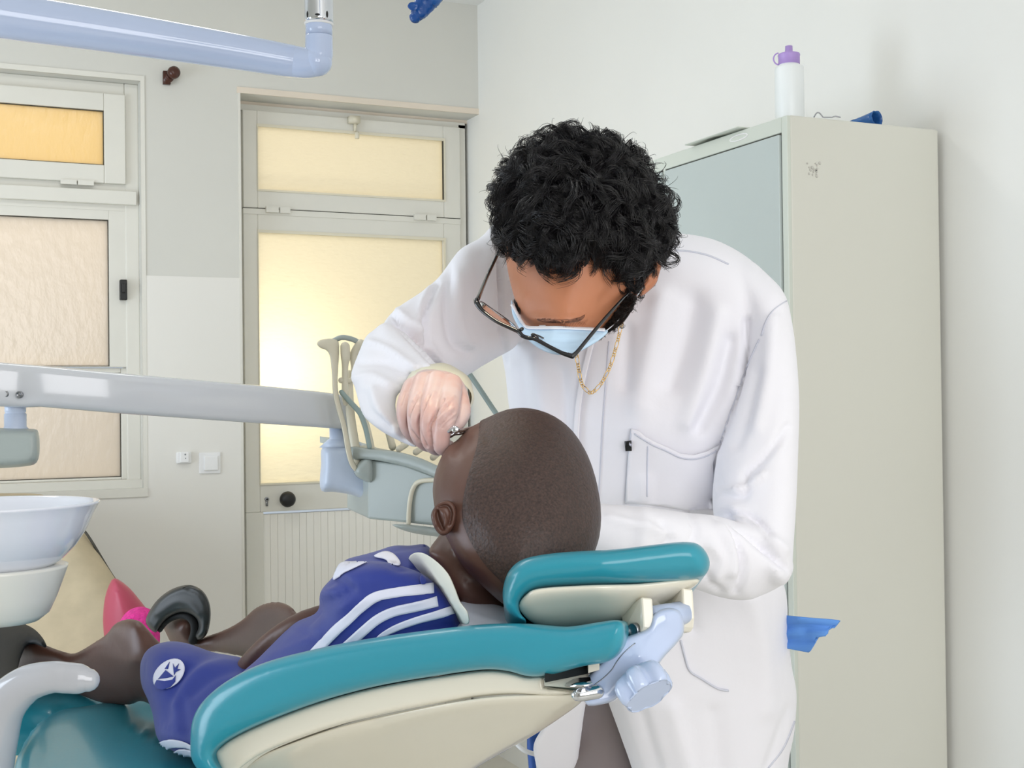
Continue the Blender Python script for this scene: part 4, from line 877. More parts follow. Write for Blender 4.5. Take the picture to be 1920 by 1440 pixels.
# shorts
shorts = join([inflate([(262, 1262), (264, 1240), (274, 1220), (292, 1208), (318, 1202), (352, 1206), (398, 1222), (430, 1228), (462, 1236), (480, 1262), (480, 1330), (460, 1400), (430, 1470), (404, 1446), (372, 1424), (340, 1415), (305, 1398), (292, 1378), (286, 1340), (276, 1310), (266, 1290)],
            [(270, 1260, 1.655), (300, 1210, 1.655), (350, 1206, 1.645), (350, 1250, 1.62), (450, 1260, 1.56), (330, 1370, 1.55), (420, 1420, 1.47)], 0.055, 45, step=8)])
V, F = remesh(shorts, 0.0045, 4)
V, F = sculpt((V, F), [([(398, 1226), (370, 1240), (345, 1268), (318, 1310), (310, 1345)], 13, -0.006), ([(440, 1240), (390, 1245), (350, 1275), (325, 1320)], 9, 0.004), ([(450, 1252), (400, 1268), (360, 1300)], 10, -0.005), ([(292, 1360), (340, 1367), (372, 1366)], 2, -0.002),
                       ([(274, 1240), (272, 1270), (284, 1305)], 2, -0.0015), ([(340, 1310), (345, 1350), (350, 1400)], 12, -0.004)])
sh_ = mk('shorts', V, F, M['navy'], pt)
TS = bvh(sh_)
# striped hem of the shorts
for P_ in ([(298, 1396), (305, 1389), (326, 1386), (348, 1391), (366, 1401), (376, 1412), (352, 1402), (332, 1400), (318, 1402), (310, 1407)],
           [(324, 1413), (335, 1404), (352, 1404), (372, 1411), (390, 1421), (384, 1426), (362, 1417), (346, 1416), (338, 1421)],
           [(352, 1427), (362, 1419), (378, 1421), (398, 1428), (414, 1436), (402, 1441), (384, 1433), (370, 1434)]):
    patch(TS, P_, 'hem_stripe', M['stripe'], sh_, off=0.002, step=3)
# round badge on the shorts: white roundel, blue sail and bird shapes
E0 = np.array([319, 1265.0])
def el(a, b, s_=1.0, rot=math.radians(-42), n=28): 
    return [(E0[0]+s_*(33*math.cos(t)*math.cos(rot)-23*math.sin(t)*math.sin(rot)), E0[1]+s_*(33*math.cos(t)*math.sin(rot)+23*math.sin(t)*math.cos(rot))) for t in np.linspace(0, 2*PI, n, endpoint=False)]
bg = patch(TS, el(0, 0), 'badge', M['stripe'], sh_, off=0.0022, step=3, sm=0, thick=0.0008)
for P_ in ([(294, 1284), (298, 1276), (312, 1279), (326, 1276), (332, 1268), (331, 1280), (322, 1290), (308, 1295), (297, 1292)],
           [(300, 1275), (314, 1258), (328, 1270), (316, 1273)], [(312, 1256), (321, 1243), (318, 1256)], [(327, 1246), (331, 1254), (338, 1246), (335, 1256), (341, 1257), (332, 1262), (329, 1268), (328, 1256)]):
    patch(TS, P_, 'badge_motif', M['navy'], bg, off=0.0032, step=2, sm=0, thick=0.0006)
for a in np.linspace(-2.5, -0.4, 11):   # the row of small lettering round the rim, too small to read
    c_ = (E0[0]+27*math.cos(a)*0.74+18*math.sin(a)*0.67*0.9, E0[1]-27*math.cos(a)*0.67+18*math.sin(a)*0.74)
# shoes
sh1 = inflate([(-60, 1168), (0, 1160), (34, 1166), (62, 1178), (80, 1196), (88, 1214), (76, 1211), (61, 1207), (48, 1214), (38, 1236), (31, 1266), (26, 1300), (-10, 1316), (-70, 1320)], [(0, 1230, 1.93), (70, 1190, 1.96), (-60, 1240, 1.98)], 0.055, 40, step=6)
mk('shoe', *sculpt(sh1, [([(30, 1172), (60, 1186), (80, 1204)], 6, 0.002)]), M['shoe_black'], pt)
sh2 = inflate([(273, 1164), (280, 1146), (296, 1124), (318, 1107), (342, 1098), (362, 1098), (380, 1108), (391, 1126), (395, 1148), (393, 1172), (386, 1192), (372, 1200), (366, 1192), (372, 1176), (368, 1160), (352, 1150), (334, 1150), (314, 1160), (300, 1176), (292, 1186), (280, 1178)], [(335, 1130, 2.25), (280, 1165, 2.28), (390, 1180, 2.22)], 0.024, 9, step=4)
sh2 = sculpt(sh2, [([(352, 1104), (374, 1114), (387, 1138), (388, 1175)], 3, -0.003), ([(296, 1150), (330, 1128), (356, 1132), (372, 1150)], 7, 0.003)])
s2 = mk('shoe', *sh2, M['shoe'], pt)
mk('shoe_opening', *ptube([(300, 1182, 2.27, 4), (312, 1166, 2.26, 5), (332, 1155, 2.25, 6), (352, 1156, 2.24, 7), (364, 1168, 2.235, 8), (366, 1185, 2.235, 9), (362, 1200, 2.235, 9)], 12, 6), M['shoein'], s2)
mk('toe_mark', *ptube([(344, 1103, 2.225, 2), (360, 1101, 2.225, 3), (376, 1112, 2.22, 2.5), (387, 1130, 2.22, 1.5)], 10, 6), M['shoein'], s2)
# ================================================================== DENTIST
dt = thing('person', 'dentist in a white coat, mask and glasses bending over the patient', 'person', np.array([*W(1200, 1300, 2.08)[:2], 0]))
# body under the clothes, one continuous skin
hd_out = inflate([(948, 400), (945, 450), (950, 500), (960, 545), (975, 590), (992, 625), (1015, 652), (1062, 662), (1110, 648), (1150, 606), (1180, 568), (1205, 530), (1228, 470), (1236, 400), (1205, 330), (1090, 290), (985, 320)],
                 [(1090, 430, 1.60), (1060, 600, 1.575), (1180, 500, 1.62), (960, 500, 1.62)], 0.085, 120, step=9)
bparts = [hd_out,
          ptube([(1110, 500, 1.70, 50), (1120, 540, 1.80, 52), (1150, 620, 1.92, 80)], 20, 5),
          ptube([(1200, 600, 1.95, 150), (1200, 900, 2.02, 150), (1235, 1150, 2.08, 110), (1240, 1270, 2.12, 100)], 28, 6, flat=(Fv, 0.55)),
          ptube([(1000, 520, 1.88, 50), (860, 580, 1.80, 42), (750, 660, 1.72, 36), (780, 720, 1.63, 30), (805, 745, 1.56, 26)], 18, 6),
          ptube([(1370, 560, 1.88, 55), (1430, 800, 1.78, 45), (1420, 1040, 1.72, 38), (1250, 1030, 1.63, 32), (1120, 1000, 1.56, 26), (1060, 985, 1.53, 22)], 18, 6),
          ptube([(1200, 1300, 2.14, 55), (1145, 1700, 2.13, 48), (1145, 2150, 2.14, 36), (1145, 2270, 2.14, 36)], 18, 6),
          ptube([(1310, 1300, 2.15, 55), (1340, 1700, 2.15, 48), (1340, 2150, 2.15, 38), (1340, 2270, 2.14, 38)], 18, 6)]
V, F = remesh(join(bparts), 0.005, 4)
V, F = sculpt((V, F), [([(1000, 596), (1040, 600), (1092, 596)], 6, 0.005), ([(1010, 607), (1050, 610), (1095, 606)], 4, -0.004), ([(1050, 604), (1075, 607), (1096, 600)], 4, 0.002), ([(985, 560), (990, 600)], 8, 0.003), ([(962, 560), (978, 598)], 5, 0.004), ([(1130, 560), (1160, 530)], 10, -0.003), ([(1160, 545), (1185, 520)], 9, 0.002)])
body = mk('body', V, F, M['skin'], dt)
TB = bvh(body)
ear = inflate([(1190, 555), (1188, 540), (1198, 518), (1210, 500), (1222, 488), (1234, 487), (1240, 497), (1236, 514), (1230, 532), (1216, 546), (1202, 556)], [(1215, 520, 1.60)], 0.012, 10, step=3)
ear = sculpt(ear, [([(1208, 515), (1222, 500), (1231, 500)], 3, -0.004), ([(1200, 540), (1212, 528)], 4, -0.004), ([(1218, 520), (1208, 540)], 2.5, 0.003)])
mk('ear', *ear, M['skin'], body)
# hair
def strands(roots, name, m, parent, rad=0.00042, seg=11):
    """roots: list of (p, n, t, length, curl radius, turns, n strands, spread)"""
    Vs = []; Fs = []; o = 0; s = np.linspace(0, 1, seg)
    for p, n, t, L, rc, turns, ns, spread in roots:
        b = np.cross(n, t); b /= np.linalg.norm(b)+1e-9; ph0 = rng.uniform(0, 2*PI); sg = rng.choice([-1, 1])
        for k in range(ns):
            off = b*rng.normal(0, spread)+t*rng.normal(0, spread)+n*abs(rng.normal(0, spread*0.6))
            ph = ph0+rng.normal(0, 0.15); rr = rc*rng.uniform(0.85, 1.15); l = L*rng.uniform(0.8, 1.1)
            a = ph+sg*s*turns*2*PI
            C = p+off+t*(l*s)[:, None]+n*((0.55*l*np.sin(s*PI*0.8)*0.35)[:, None])+b*(rr*(np.cos(a)-math.cos(ph)))[:, None]+n*(rr*0.75*(np.sin(a)-math.sin(ph)))[:, None]
            r_ = rad*(1-0.75*s**2)[:, None]
            T_ = np.gradient(C, axis=0); T_ /= np.linalg.norm(T_, axis=1)[:, None]+1e-9
            u = np.cross(T_, n); u /= np.linalg.norm(u, axis=1)[:, None]+1e-6; w_ = np.cross(T_, u)
            ring = np.stack([C+u*r_, C+(-0.5*u+0.866*w_)*r_, C+(-0.5*u-0.866*w_)*r_], 1).reshape(-1, 3)
            Vs.append(ring)
            for i in range(seg-1):
                for j in range(3): Fs.append((o+i*3+j, o+i*3+(j+1) % 3, o+(i+1)*3+(j+1) % 3, o+(i+1)*3+j))
            o += seg*3
    return mk(name, np.concatenate(Vs), Fs, m, parent)
HO = [(944, 452), (938, 420), (935, 390), (938, 355), (952, 318), (980, 288), (1018, 262), (1060, 252), (1100, 255), (1140, 266), (1180, 287), (1212, 312), (1236, 350), (1250, 390), (1256, 430), (1246, 470), (1228, 492), (1208, 510), (1196, 545), (1178, 562), (1160, 548), (1136, 520), (1116, 505), (1090, 516), (1060, 524), (1030, 516), (1000, 494), (975, 474), (955, 462)]
hv2 = inflate(HO, [(1090, 380, 1.595), (1090, 300, 1.63), (1060, 510, 1.585), (950, 400, 1.63), (1240, 420, 1.65), (1190, 530, 1.62)], 0.112, 120, step=9)
hb_ = mk('hair', *hv2, M['hair'], body)
TH = bvh(hb_)
roots = []
cw = np.array([1115, 330.0])
poly = catmull(HO, 5)
cnt = 0
while cnt < 850:
    x = rng.uniform(930, 1262); y = rng.uniform(248, 565)
    if not inside(poly, x, y): continue
    h = hit(TH, x, y)
    if h is None: continue
    p, n = h
    dv = np.array([x, y])-cw; dv = dv/(np.linalg.norm(dv)+30)
    ang = rng.normal(0, 0.75)+0.6*math.sin(x/31.0)*math.cos(y/27.0); c_, s_ = math.cos(ang), math.sin(ang); dv = np.array([c_*dv[0]-s_*dv[1], s_*dv[0]+c_*dv[1]])
    t = Rv*dv[0]-Uv*dv[1]+Fv*rng.normal(0, 0.1); t = t-n*np.dot(t, n); t /= np.linalg.norm(t)+1e-9
    low = y > 470
    edge = float(dist_poly(np.array([x]), np.array([y]), poly, True)[0]) < 22
    L = rng.uniform(0.022, 0.046)*(0.55 if (low or edge) else 1)
    roots.append((p+n*rng.uniform(-0.002, 0.004), n, t, L, rng.uniform(0.004, 0.011)*(0.6 if low else 1), rng.uniform(0.5, 1.2), 18, 0.0023)); cnt += 1
# edge curls and fly-aways
for k in range(330):
    q = poly[rng.integers(0, len(poly))]+rng.normal(0, 3, 2)
    dv = q-np.array([1095, 400]); dv /= np.linalg.norm(dv)
    if q[1] > 500 and q[0] < 1180: continue
    p = W(q[0]-dv[0]*8, q[1]-dv[1]*8, 1.62+rng.uniform(-0.03, 0.05)); n = Rv*dv[0]-Uv*dv[1]; t = np.cross(n, Fv)*rng.choice([-1, 1])+n*rng.uniform(0.0, 0.7); t /= np.linalg.norm(t)
    roots.append((p, n, t, rng.uniform(0.010, 0.02), rng.uniform(0.003, 0.006), rng.uniform(0.7, 1.3), 6, 0.002))
for k in range(110):
    q = poly[rng.integers(0, len(poly))]
    if q[1] > 470: continue
    dv = q-np.array([1095, 400]); dv /= np.linalg.norm(dv); p = W(q[0], q[1], 1.62); n = Rv*dv[0]-Uv*dv[1]; t = n*0.7+np.cross(n, Fv)*rng.choice([-1, 1])*0.6; t /= np.linalg.norm(t)
    roots.append((p, n, t, rng.uniform(0.012, 0.024), rng.uniform(0.003, 0.006), rng.uniform(0.4, 0.9), 1, 0.001))
strands(roots, 'curls', M['hair'], hb_)
# sideburn and beard
BP = [(1158, 548), (1178, 560), (1194, 556), (1188, 575), (1176, 596), (1160, 612), (1140, 624), (1122, 632), (1116, 628), (1130, 612), (1148, 590), (1160, 570)]
bb = mk('beard', *inflate(BP, [(1180, 560, 1.565), (1120, 630, 1.56), (1160, 590, 1.555)], 0.007, 12, step=4, Tb=0.03), M['beard'], body)
TBB = bvh(bb); roots = []; bp = catmull(BP, 4)
for k in range(650):
    x = rng.uniform(1112, 1196); y = rng.uniform(548, 636)
    if not inside(bp, x, y): continue
    h = hit(TBB, x, y)
    if h is None: continue
    n = h[1]; t = Rv*rng.normal(0.4, 0.6)-Uv*rng.normal(0.8, 0.5); t = t-n*np.dot(t, n); t /= np.linalg.norm(t)+1e-9
    roots.append((h[0], n, t, rng.uniform(0.004, 0.009), rng.uniform(0.001, 0.0022), rng.uniform(0.8, 1.5), 5, 0.0012))
strands(roots, 'beard_curls', M['beard'], bb, rad=0.00028, seg=8)
# brows and lashes
patch(TB, [(1004, 597), (1020, 599), (1042, 600), (1066, 599), (1086, 595), (1096, 590), (1090, 600), (1066, 604), (1042, 605), (1018, 603)], 'brow_shade', M['brow'], body, off=0.0005, step=3, thick=0.0005)  # brow and upper-lid shade painted as a darker skin strip
br = []
for k in range(60):
    u = rng.uniform(0, 1); x = 1008+82*u; y = 599+2.5*math.sin(u*PI)+rng.normal(0, 1.1)
    h = hit(TB, x, y)
    if h is None: continue
    t = Rv*0.95+Uv*rng.normal(0, 0.15); t = t-h[1]*np.dot(t, h[1]); t /= np.linalg.norm(t); br.append((h[0], h[1], t, 0.0035, 0.0001, 0.3, 1, 0.0003))
strands(br, 'eyebrow', M['beard'], body, rad=0.0002, seg=6); br = []
for k in range(80):
    u = rng.uniform(0.35, 0.8); x = 955+26*u+rng.normal(0, 1.0); y = 542+52*u
    h = hit(TB, x, y)
    if h is None: continue
    t = Rv*0.4-Uv*0.8; t = t-h[1]*np.dot(t, h[1]); t /= np.linalg.norm(t); br.append((h[0], h[1], t, 0.006, 0.0008, 0.3, 2, 0.0008))
strands(br, 'eyebrow', M['beard'], body, rad=0.00025, seg=6); br = []
for k in range(16):
    x = 1052+2.8*k; h = hit(TB, x, 606-0.25*k)
    if h is None: continue
    t = Rv*(0.1+0.03*k)-Uv*0.8-Fv*0.3; t /= np.linalg.norm(t); br.append((h[0], h[1], t, 0.006, 0.0004, 0.3, 1, 0.0002))
strands(br, 'eyelashes', M['beard'], body, rad=0.00018, seg=6)
# mask
mk_ = inflate([(959, 562), (964, 574), (974, 594), (984, 610), (996, 613), (1040, 613), (1090, 615), (1130, 617), (1140, 622), (1126, 636), (1104, 650), (1078, 663), (1052, 666), (1024, 660), (1000, 646), (982, 628), (968, 606), (960, 586)],
              [(965, 585, 1.575), (1000, 630, 1.505), (1060, 640, 1.50), (1130, 622, 1.52), (1040, 613, 1.50)], 0.010, 14, step=4, Tb=0.02)
mk_ = sculpt(mk_, [([(1010, 634), (1060, 640), (1120, 632)], 2.2, -0.0015), ([(1030, 648), (1070, 650), (1100, 644)], 2, -0.0012), ([(1000, 618), (1060, 621), (1130, 623)], 1.5, -0.001)])
msk = mk('face_mask', *mk_, M['mask'], dt)
TM = bvh(msk)
ribbon(TM, [(962, 572), (974, 596), (986, 613), (1000, 616), (1060, 616), (1134, 620)], 6, 'mask_edge', M['maskw'], msk, off=0.0015, step=3)
mk('ear_loop', *ptube([(1132, 624, 1.53, 1.0), (1160, 600, 1.535, 1.0), (1186, 566, 1.55, 1.0), (1205, 540, 1.575, 1.0)], 8, 5), M['maskw'], msk)
dots = [ball(1099+5*i+j, 621+5*j+i*0.3, float(np.dot(hit(TM, 1099+5*i+j, 621+5*j)[0]-EYE, Fv)) if hit(TM, 1099+5*i+j, 621+5*j) else 1.53, 0.9, 0.9, 0.0006, 6, 4) for i in range(4) for j in range(4)]
mk('weld_dots', *join(dots), M['seam'], msk)
# glasses
gs = mk('glasses', *join([ptube([(952, 440, 1.67, 3.2), (941, 460, 1.655, 3.2), (915, 515, 1.61, 3.6), (896, 560, 1.52, 4.6)], 10, 6),
     ptube([(893, 563, 1.515, 5.2), (895, 570, 1.51, 5.2), (906, 584, 1.505, 4.2), (930, 602, 1.495, 3.8), (955, 614, 1.488, 4), (972, 622, 1.483, 4), (980, 630, 1.48, 4), (992, 634, 1.478, 4), (1004, 636, 1.475, 4), (1030, 650, 1.468, 3.8), (1054, 662, 1.462, 4), (1073, 668, 1.458, 5)], 12, 6),
     ptube([(1073, 668, 1.458, 5), (1082, 660, 1.46, 4), (1100, 638, 1.468, 3.6), (1130, 602, 1.485, 3.4), (1162, 566, 1.515, 3), (1185, 542, 1.57, 2.8)], 10, 6)]), M['specs'], dt)
for nm, rim in (('lens_rim', [(897, 568, 1.51), (903, 566, 1.535), (925, 581, 1.547), (952, 600, 1.54), (966, 611, 1.515), (969, 619, 1.486)]), ('lens_rim', [(1000, 634, 1.477), (1006, 628, 1.485), (1030, 640, 1.488), (1056, 656, 1.484), (1066, 662, 1.475), (1070, 666, 1.46)])):
    r_ = mk(nm, *ptube([(a, b, c, 1.3) for a, b, c in rim], 8, 5), M['specs'], gs)
    top_ = [(897, 571, 1.508), (906, 584, 1.503), (930, 602, 1.494), (955, 614, 1.488), (969, 620, 1.484)] if rim[0][0] < 950 else [(1004, 636, 1.475), (1030, 650, 1.468), (1054, 662, 1.462), (1070, 667, 1.459)]
    P_ = [W(*q) for q in rim]+[W(*q) for q in top_[::-1]]; c_ = np.mean(P_, axis=0); n_ = np.cross(P_[1]-P_[0], P_[3]-P_[0]); n_ /= np.linalg.norm(n_)
    mk('lens', *extrude(P_, n_*0.0012), M['lens'], gs, False)
mk('nose_pad', *join([ball(1003, 631, 1.482, 9, 5, 0.004, rot=0.6), ball(977, 618, 1.487, 6, 4, 0.004, rot=-0.5)]), M['specs'], gs)

# ---------------------------------------------------------------- coat
T1 = inflate([(1236, 446), (1262, 438), (1300, 440), (1350, 453), (1405, 485), (1445, 530), (1462, 620), (1460, 800), (1445, 1000), (1474, 1110), (1478, 1180), (1485, 1250), (1494, 1300), (1490, 1370), (1477, 1440), (1465, 1560), (1380, 1600), (1225, 1600), (1190, 1460), (1165, 1385), (1138, 1310), (1110, 1220), (1080, 1080), (1040, 960), (990, 880), (958, 785), (947, 700), (936, 640), (928, 560), (925, 480), (938, 414), (980, 420), (1080, 470), (1180, 470)],
             [(1200, 800, 1.86), (1350, 500, 1.86), (960, 450, 1.93), (950, 700, 1.98), (1300, 1300, 2.0), (1480, 1300, 2.06), (1180, 1400, 2.0), (1060, 950, 1.93), (1430, 800, 1.87)], 0.10, 95, step=12)
T2 = inflate([(942, 411), (920, 425), (900, 446), (865, 465), (842, 493), (822, 520), (790, 547), (750, 573), (724, 598), (712, 630), (722, 680), (760, 716), (820, 722), (867, 709), (907, 685), (930, 672), (975, 640), (990, 560), (980, 450)],
             [(930, 450, 1.86), (850, 560, 1.80), (740, 640, 1.74), (900, 660, 1.82), (970, 560, 1.86)], 0.060, 60, step=9)
T3 = inflate([(720, 604), (702, 618), (686, 630), (670, 666), (657, 704), (664, 724), (671, 752), (681, 780), (696, 795), (718, 811), (744, 825), (770, 837), (786, 841), (778, 826), (760, 812), (748, 790), (742, 764), (746, 738), (768, 716), (790, 702), (828, 695), (806, 668), (782, 644), (752, 618)],
             [(710, 650, 1.68), (680, 720, 1.62), (760, 660, 1.64), (760, 820, 1.54), (820, 694, 1.57), (720, 780, 1.56)], 0.035, 40, step=7)
T4 = inflate([(1340, 478), (1400, 484), (1440, 515), (1470, 548), (1483, 590), (1493, 660), (1499, 750), (1497, 850), (1493, 950), (1487, 1040), (1484, 1078), (1462, 1100), (1400, 1080), (1350, 1010), (1336, 950), (1340, 880), (1356, 800), (1380, 710), (1392, 630), (1372, 560)],
             [(1400, 530, 1.83), (1440, 700, 1.78), (1440, 900, 1.73), (1440, 1060, 1.69), (1350, 950, 1.74)], 0.062, 60, step=9)
T5 = inflate([(1040, 950), (1100, 943), (1180, 948), (1240, 954), (1290, 961), (1345, 967), (1400, 985), (1450, 1010), (1486, 1050), (1485, 1078), (1466, 1098), (1430, 1116), (1390, 1126), (1345, 1119), (1300, 1104), (1240, 1094), (1150, 1080), (1050, 1050), (1020, 1000)],
             [(1060, 990, 1.55), (1200, 1020, 1.60), (1330, 1040, 1.65), (1460, 1060, 1.69)], 0.052, 60, step=9)
T6 = inflate([(1000, 1396), (1030, 1350), (1060, 1325), (1098, 1300), (1094, 1350), (1084, 1430), (1076, 1520), (1060, 1580), (1010, 1580), (1006, 1450)], [(1050, 1400, 2.03), (1090, 1350, 2.0)], 0.012, 14, step=8, Tb=0.03)
V, F = remesh(join([T1, T2, T3, T4, T5, T6]), 0.0048, 4)
V, F = sculpt((V, F), [
    ([(1345, 967), (1372, 995), (1390, 1040), (1392, 1080), (1380, 1110)], 6, -0.007), ([(1352, 985), (1370, 1030), (1372, 1070)], 12, 0.005), ([(1355, 962), (1400, 1000), (1440, 1035), (1478, 1066)], 5, -0.008), ([(1375, 958), (1430, 1000), (1470, 1030)], 12, 0.005),
    ([(1365, 960), (1410, 972), (1442, 1000)], 6, -0.006), ([(1340, 880), (1350, 920), (1390, 930), (1400, 905)], 10, -0.004), ([(1430, 890), (1390, 915), (1345, 922)], 6, 0.005),
    ([(1290, 960), (1305, 990), (1300, 1010)], 6, -0.004), ([(1240, 985), (1255, 1010), (1240, 1030)], 8, -0.003), ([(1140, 970), (1200, 985), (1260, 1000)], 8, 0.003), ([(1330, 1020), (1350, 1050), (1340, 1085)], 12, 0.005), ([(1310, 1060), (1350, 1110)], 8, -0.004),
    ([(1300, 570), (1285, 640), (1260, 720)], 22, -0.006), ([(1345, 590), (1325, 680), (1290, 790)], 18, 0.005), ([(1370, 640), (1350, 720), (1310, 800)], 14, -0.006), ([(1400, 600), (1395, 680), (1368, 780), (1345, 840)], 5, -0.006), ([(1240, 560), (1215, 680), (1200, 760)], 22, 0.005), ([(1175, 620), (1170, 720)], 14, -0.004),
    ([(1450, 600), (1440, 700), (1420, 800)], 14, 0.004), ([(1420, 700), (1400, 780), (1380, 830)], 12, -0.004), ([(1478, 800), (1440, 850), (1400, 890)], 8, -0.004),
    ([(818, 530), (800, 575), (795, 620), (800, 645)], 5, -0.007), ([(806, 540), (786, 590), (782, 620)], 8, 0.004), ([(730, 590), (760, 625), (790, 655), (822, 690)], 4, -0.009), ([(745, 580), (778, 615), (812, 660), (835, 690)], 7, 0.005), ([(840, 500), (838, 580), (850, 640), (880, 660)], 8, -0.005), ([(862, 520), (858, 600), (880, 645)], 12, 0.004),
    ([(900, 480), (905, 560), (930, 620)], 14, -0.004), ([(935, 440), (940, 560), (950, 680)], 4, -0.006),
    ([(690, 640), (730, 655), (780, 690)], 6, 0.004), ([(672, 680), (720, 680), (770, 705)], 7, -0.004), ([(668, 710), (700, 705), (745, 730)], 8, 0.004), ([(680, 740), (690, 770), (730, 800)], 9, -0.004), ([(700, 730), (712, 770), (745, 808)], 7, 0.003),
    ([(975, 690), (985, 780)], 14, -0.005), ([(1010, 680), (1025, 800)], 16, 0.005), ([(1050, 700), (1060, 860)], 14, -0.004),
    ([(1210, 900), (1200, 1150)], 14, 0.003), ([(1290, 1120), (1300, 1180)], 12, -0.003), ([(1410, 1130), (1430, 1200), (1440, 1330)], 20, 0.004), ([(1200, 1340), (1230, 1440)], 16, -0.004), ([(1260, 1330), (1290, 1440)], 18, 0.004), ([(1340, 1340), (1350, 1440)], 18, -0.003), ([(1480, 1330), (1440, 1440)], 10, -0.004)], gain=2.0)
coat = mk('coat', V, F, M['coat'], dt)
TC = bvh(coat)
def seam(L, w_=2.4, nm='seam', m='seam', off=0.0006, th=0.0008): return ribbon(TC, L, w_, nm, M[m], coat, off=off, thick=th, step=4, cross=1)
seam([(1268, 470), (1295, 472), (1330, 480), (1366, 496)]); seam([(1478, 562), (1452, 580), (1436, 604), (1428, 630)], 2)
seam([(1424, 636), (1400, 690), (1378, 750), (1350, 830)], 2)
ribbon(TC, [(1112, 640), (1100, 690), (1090, 740), (1084, 800), (1082, 900)], 9, 'front_edge', M['coat'], coat, off=0.004, thick=0.004, step=5)
seam([(1142, 640), (1136, 720), (1130, 800), (1126, 880), (1122, 940)], 2.2)
PK = [(1187, 802), (1198, 806), (1208, 815), (1225, 825), (1250, 836), (1275, 848), (1300, 851), (1325, 844), (1346, 832), (1338, 865), (1334, 900), (1334, 930), (1338, 957), (1290, 952), (1240, 945), (1173, 940), (1178, 870)]
pk = patch(TC, PK, 'chest_pocket', M['coat'], coat, off=0.005, step=6, sm=0, thick=0.002)
TP = bvh(pk) if pk else TC
ribbon(bvh(pk), [(1190, 812), (1208, 824), (1225, 834), (1250, 845), (1275, 857), (1300, 860), (1325, 854), (1342, 844)], 2.2, 'pocket_hem', M['seam'], pk, off=0.002, thick=0.001, step=4, cross=1)
ribbon(bvh(pk), [(1215, 836), (1214, 870), (1213, 930)], 2, 'pen_slot', M['seam'], pk, off=0.002, thick=0.001, step=4, cross=1)
ribbon(TC, [(1187, 803), (1180, 860), (1174, 942)], 3.5, 'pocket_side', M['seam'], pk, off=0.0045, thick=0.002, step=4, cross=1)
tg = patch(TC, [(1175, 824), (1187, 822), (1187, 841), (1176, 842)], 'label_tag', M['black'], coat, off=0.008, step=3, sm=0, thick=0.001)
hh_ = hit(TC, 1182, 832)
if tg and hh_:
    pc_ = hh_[0]-Fv*0.0095
    mk('tag_emblem', *join([tube([pc_+Rv*0.0027*math.cos(a)*(1-0.12*a/2)+Uv*0.0035*math.sin(a)*(1-0.12*a/2) for a in np.linspace(0.6, 6.0, 20)], 0.0004, 6), ball(1182.5, 833, float(np.dot(pc_-EYE, Fv)), 1.6, 1.3, 0.0005, 8, 5)]), M['stripe'], tg)
seam([(1276, 1200), (1284, 1232), (1293, 1257), (1315, 1272), (1345, 1290), (1365, 1294)], 3.5, 'pocket_seam', 'seam', 0.002, 0.002)
seam([(1494, 1340), (1470, 1400), (1440, 1440)], 2.5, 'side_seam')
# necklace
NK = catmull([(1168, 596), (1163, 618), (1158, 640), (1152, 662), (1146, 682), (1138, 700), (1128, 718), (1118, 730), (1108, 737), (1098, 731), (1091, 720), (1087, 704), (1084, 686), (1081, 664)], 12, closed=False)
sg_ = np.r_[0, np.cumsum(np.hypot(*(NK[1:]-NK[:-1]).T))]; links = []; pos = 0.0; k = 0
while pos < sg_[-1]-3:
    ln_ = 15.0 if k % 4 == 3 else 5.6
    a = [np.interp(pos, sg_, NK[:, i]) for i in (0, 1)]; b = [np.interp(pos+ln_, sg_, NK[:, i]) for i in (0, 1)]
    c_ = [(a[0]+b[0])/2, (a[1]+b[1])/2]; h = hit(TC, *c_)
    d_ = 1.70 if h is None else float(np.dot(h[0]-EYE, Fv))-0.006
    d_ = min(d_, 1.76)
    A_ = W(a[0], a[1], d_); B_ = W(b[0], b[1], d_); T_ = (B_-A_); Lm = np.linalg.norm(T_)*0.62; T_ /= np.linalg.norm(T_)
    sd = np.cross(T_, Fv); sd /= np.linalg.norm(sd); sd = sd*math.cos(0.5*(k % 2))+Fv*math.sin(0.5*(k % 2)); wd_ = 0.0022 if ln_ < 10 else 0.0026
    C_ = (A_+B_)/2
    links.append(tube([C_+T_*Lm*math.cos(t)+sd*wd_*math.sin(t) for t in np.linspace(0, 2*PI, 14, endpoint=False)], 0.00055, 6, closed=True)); pos += ln_*0.92; k += 1
mk('necklace', *join(links), M['gold'], dt)
# trousers and shoes
tr = remesh(join([ptube([(1240, 1250, 2.12, 150), (1240, 1330, 2.12, 150)], 24, 3, flat=(Fv, 0.6)), ptube([(1150, 1290, 2.12, 100), (1135, 1450, 2.12, 88), (1140, 1700, 2.12, 72), (1145, 2100, 2.13, 60), (1145, 2290, 2.13, 60)], 24, 6), ptube([(1320, 1300, 2.14, 100), (1335, 1450, 2.14, 88), (1340, 1700, 2.14, 72), (1345, 2100, 2.15, 60), (1345, 2290, 2.15, 60)], 24, 6)]), 0.007, 3)
mk('trousers', *tr, M['trouser'], dt)
for px, d_ in ((1145, 2.1), (1345, 2.12)):
    b_ = W(px, 2300, d_); b_[2] = 0; pts = [b_+np.array([0, 0, 0.045])+Fv*0.06, b_+np.array([0, 0, 0.045]), b_+np.array([0, 0, 0.04])-Fv*0.1, b_+np.array([0, 0, 0.035])-Fv*0.16]
    V, F = tube(pts, [0.045, 0.046, 0.045, 0.03], 20); V[:, 2] = np.maximum(V[:, 2], 0.001); mk('shoe', V, F, M['shoe'], dt)

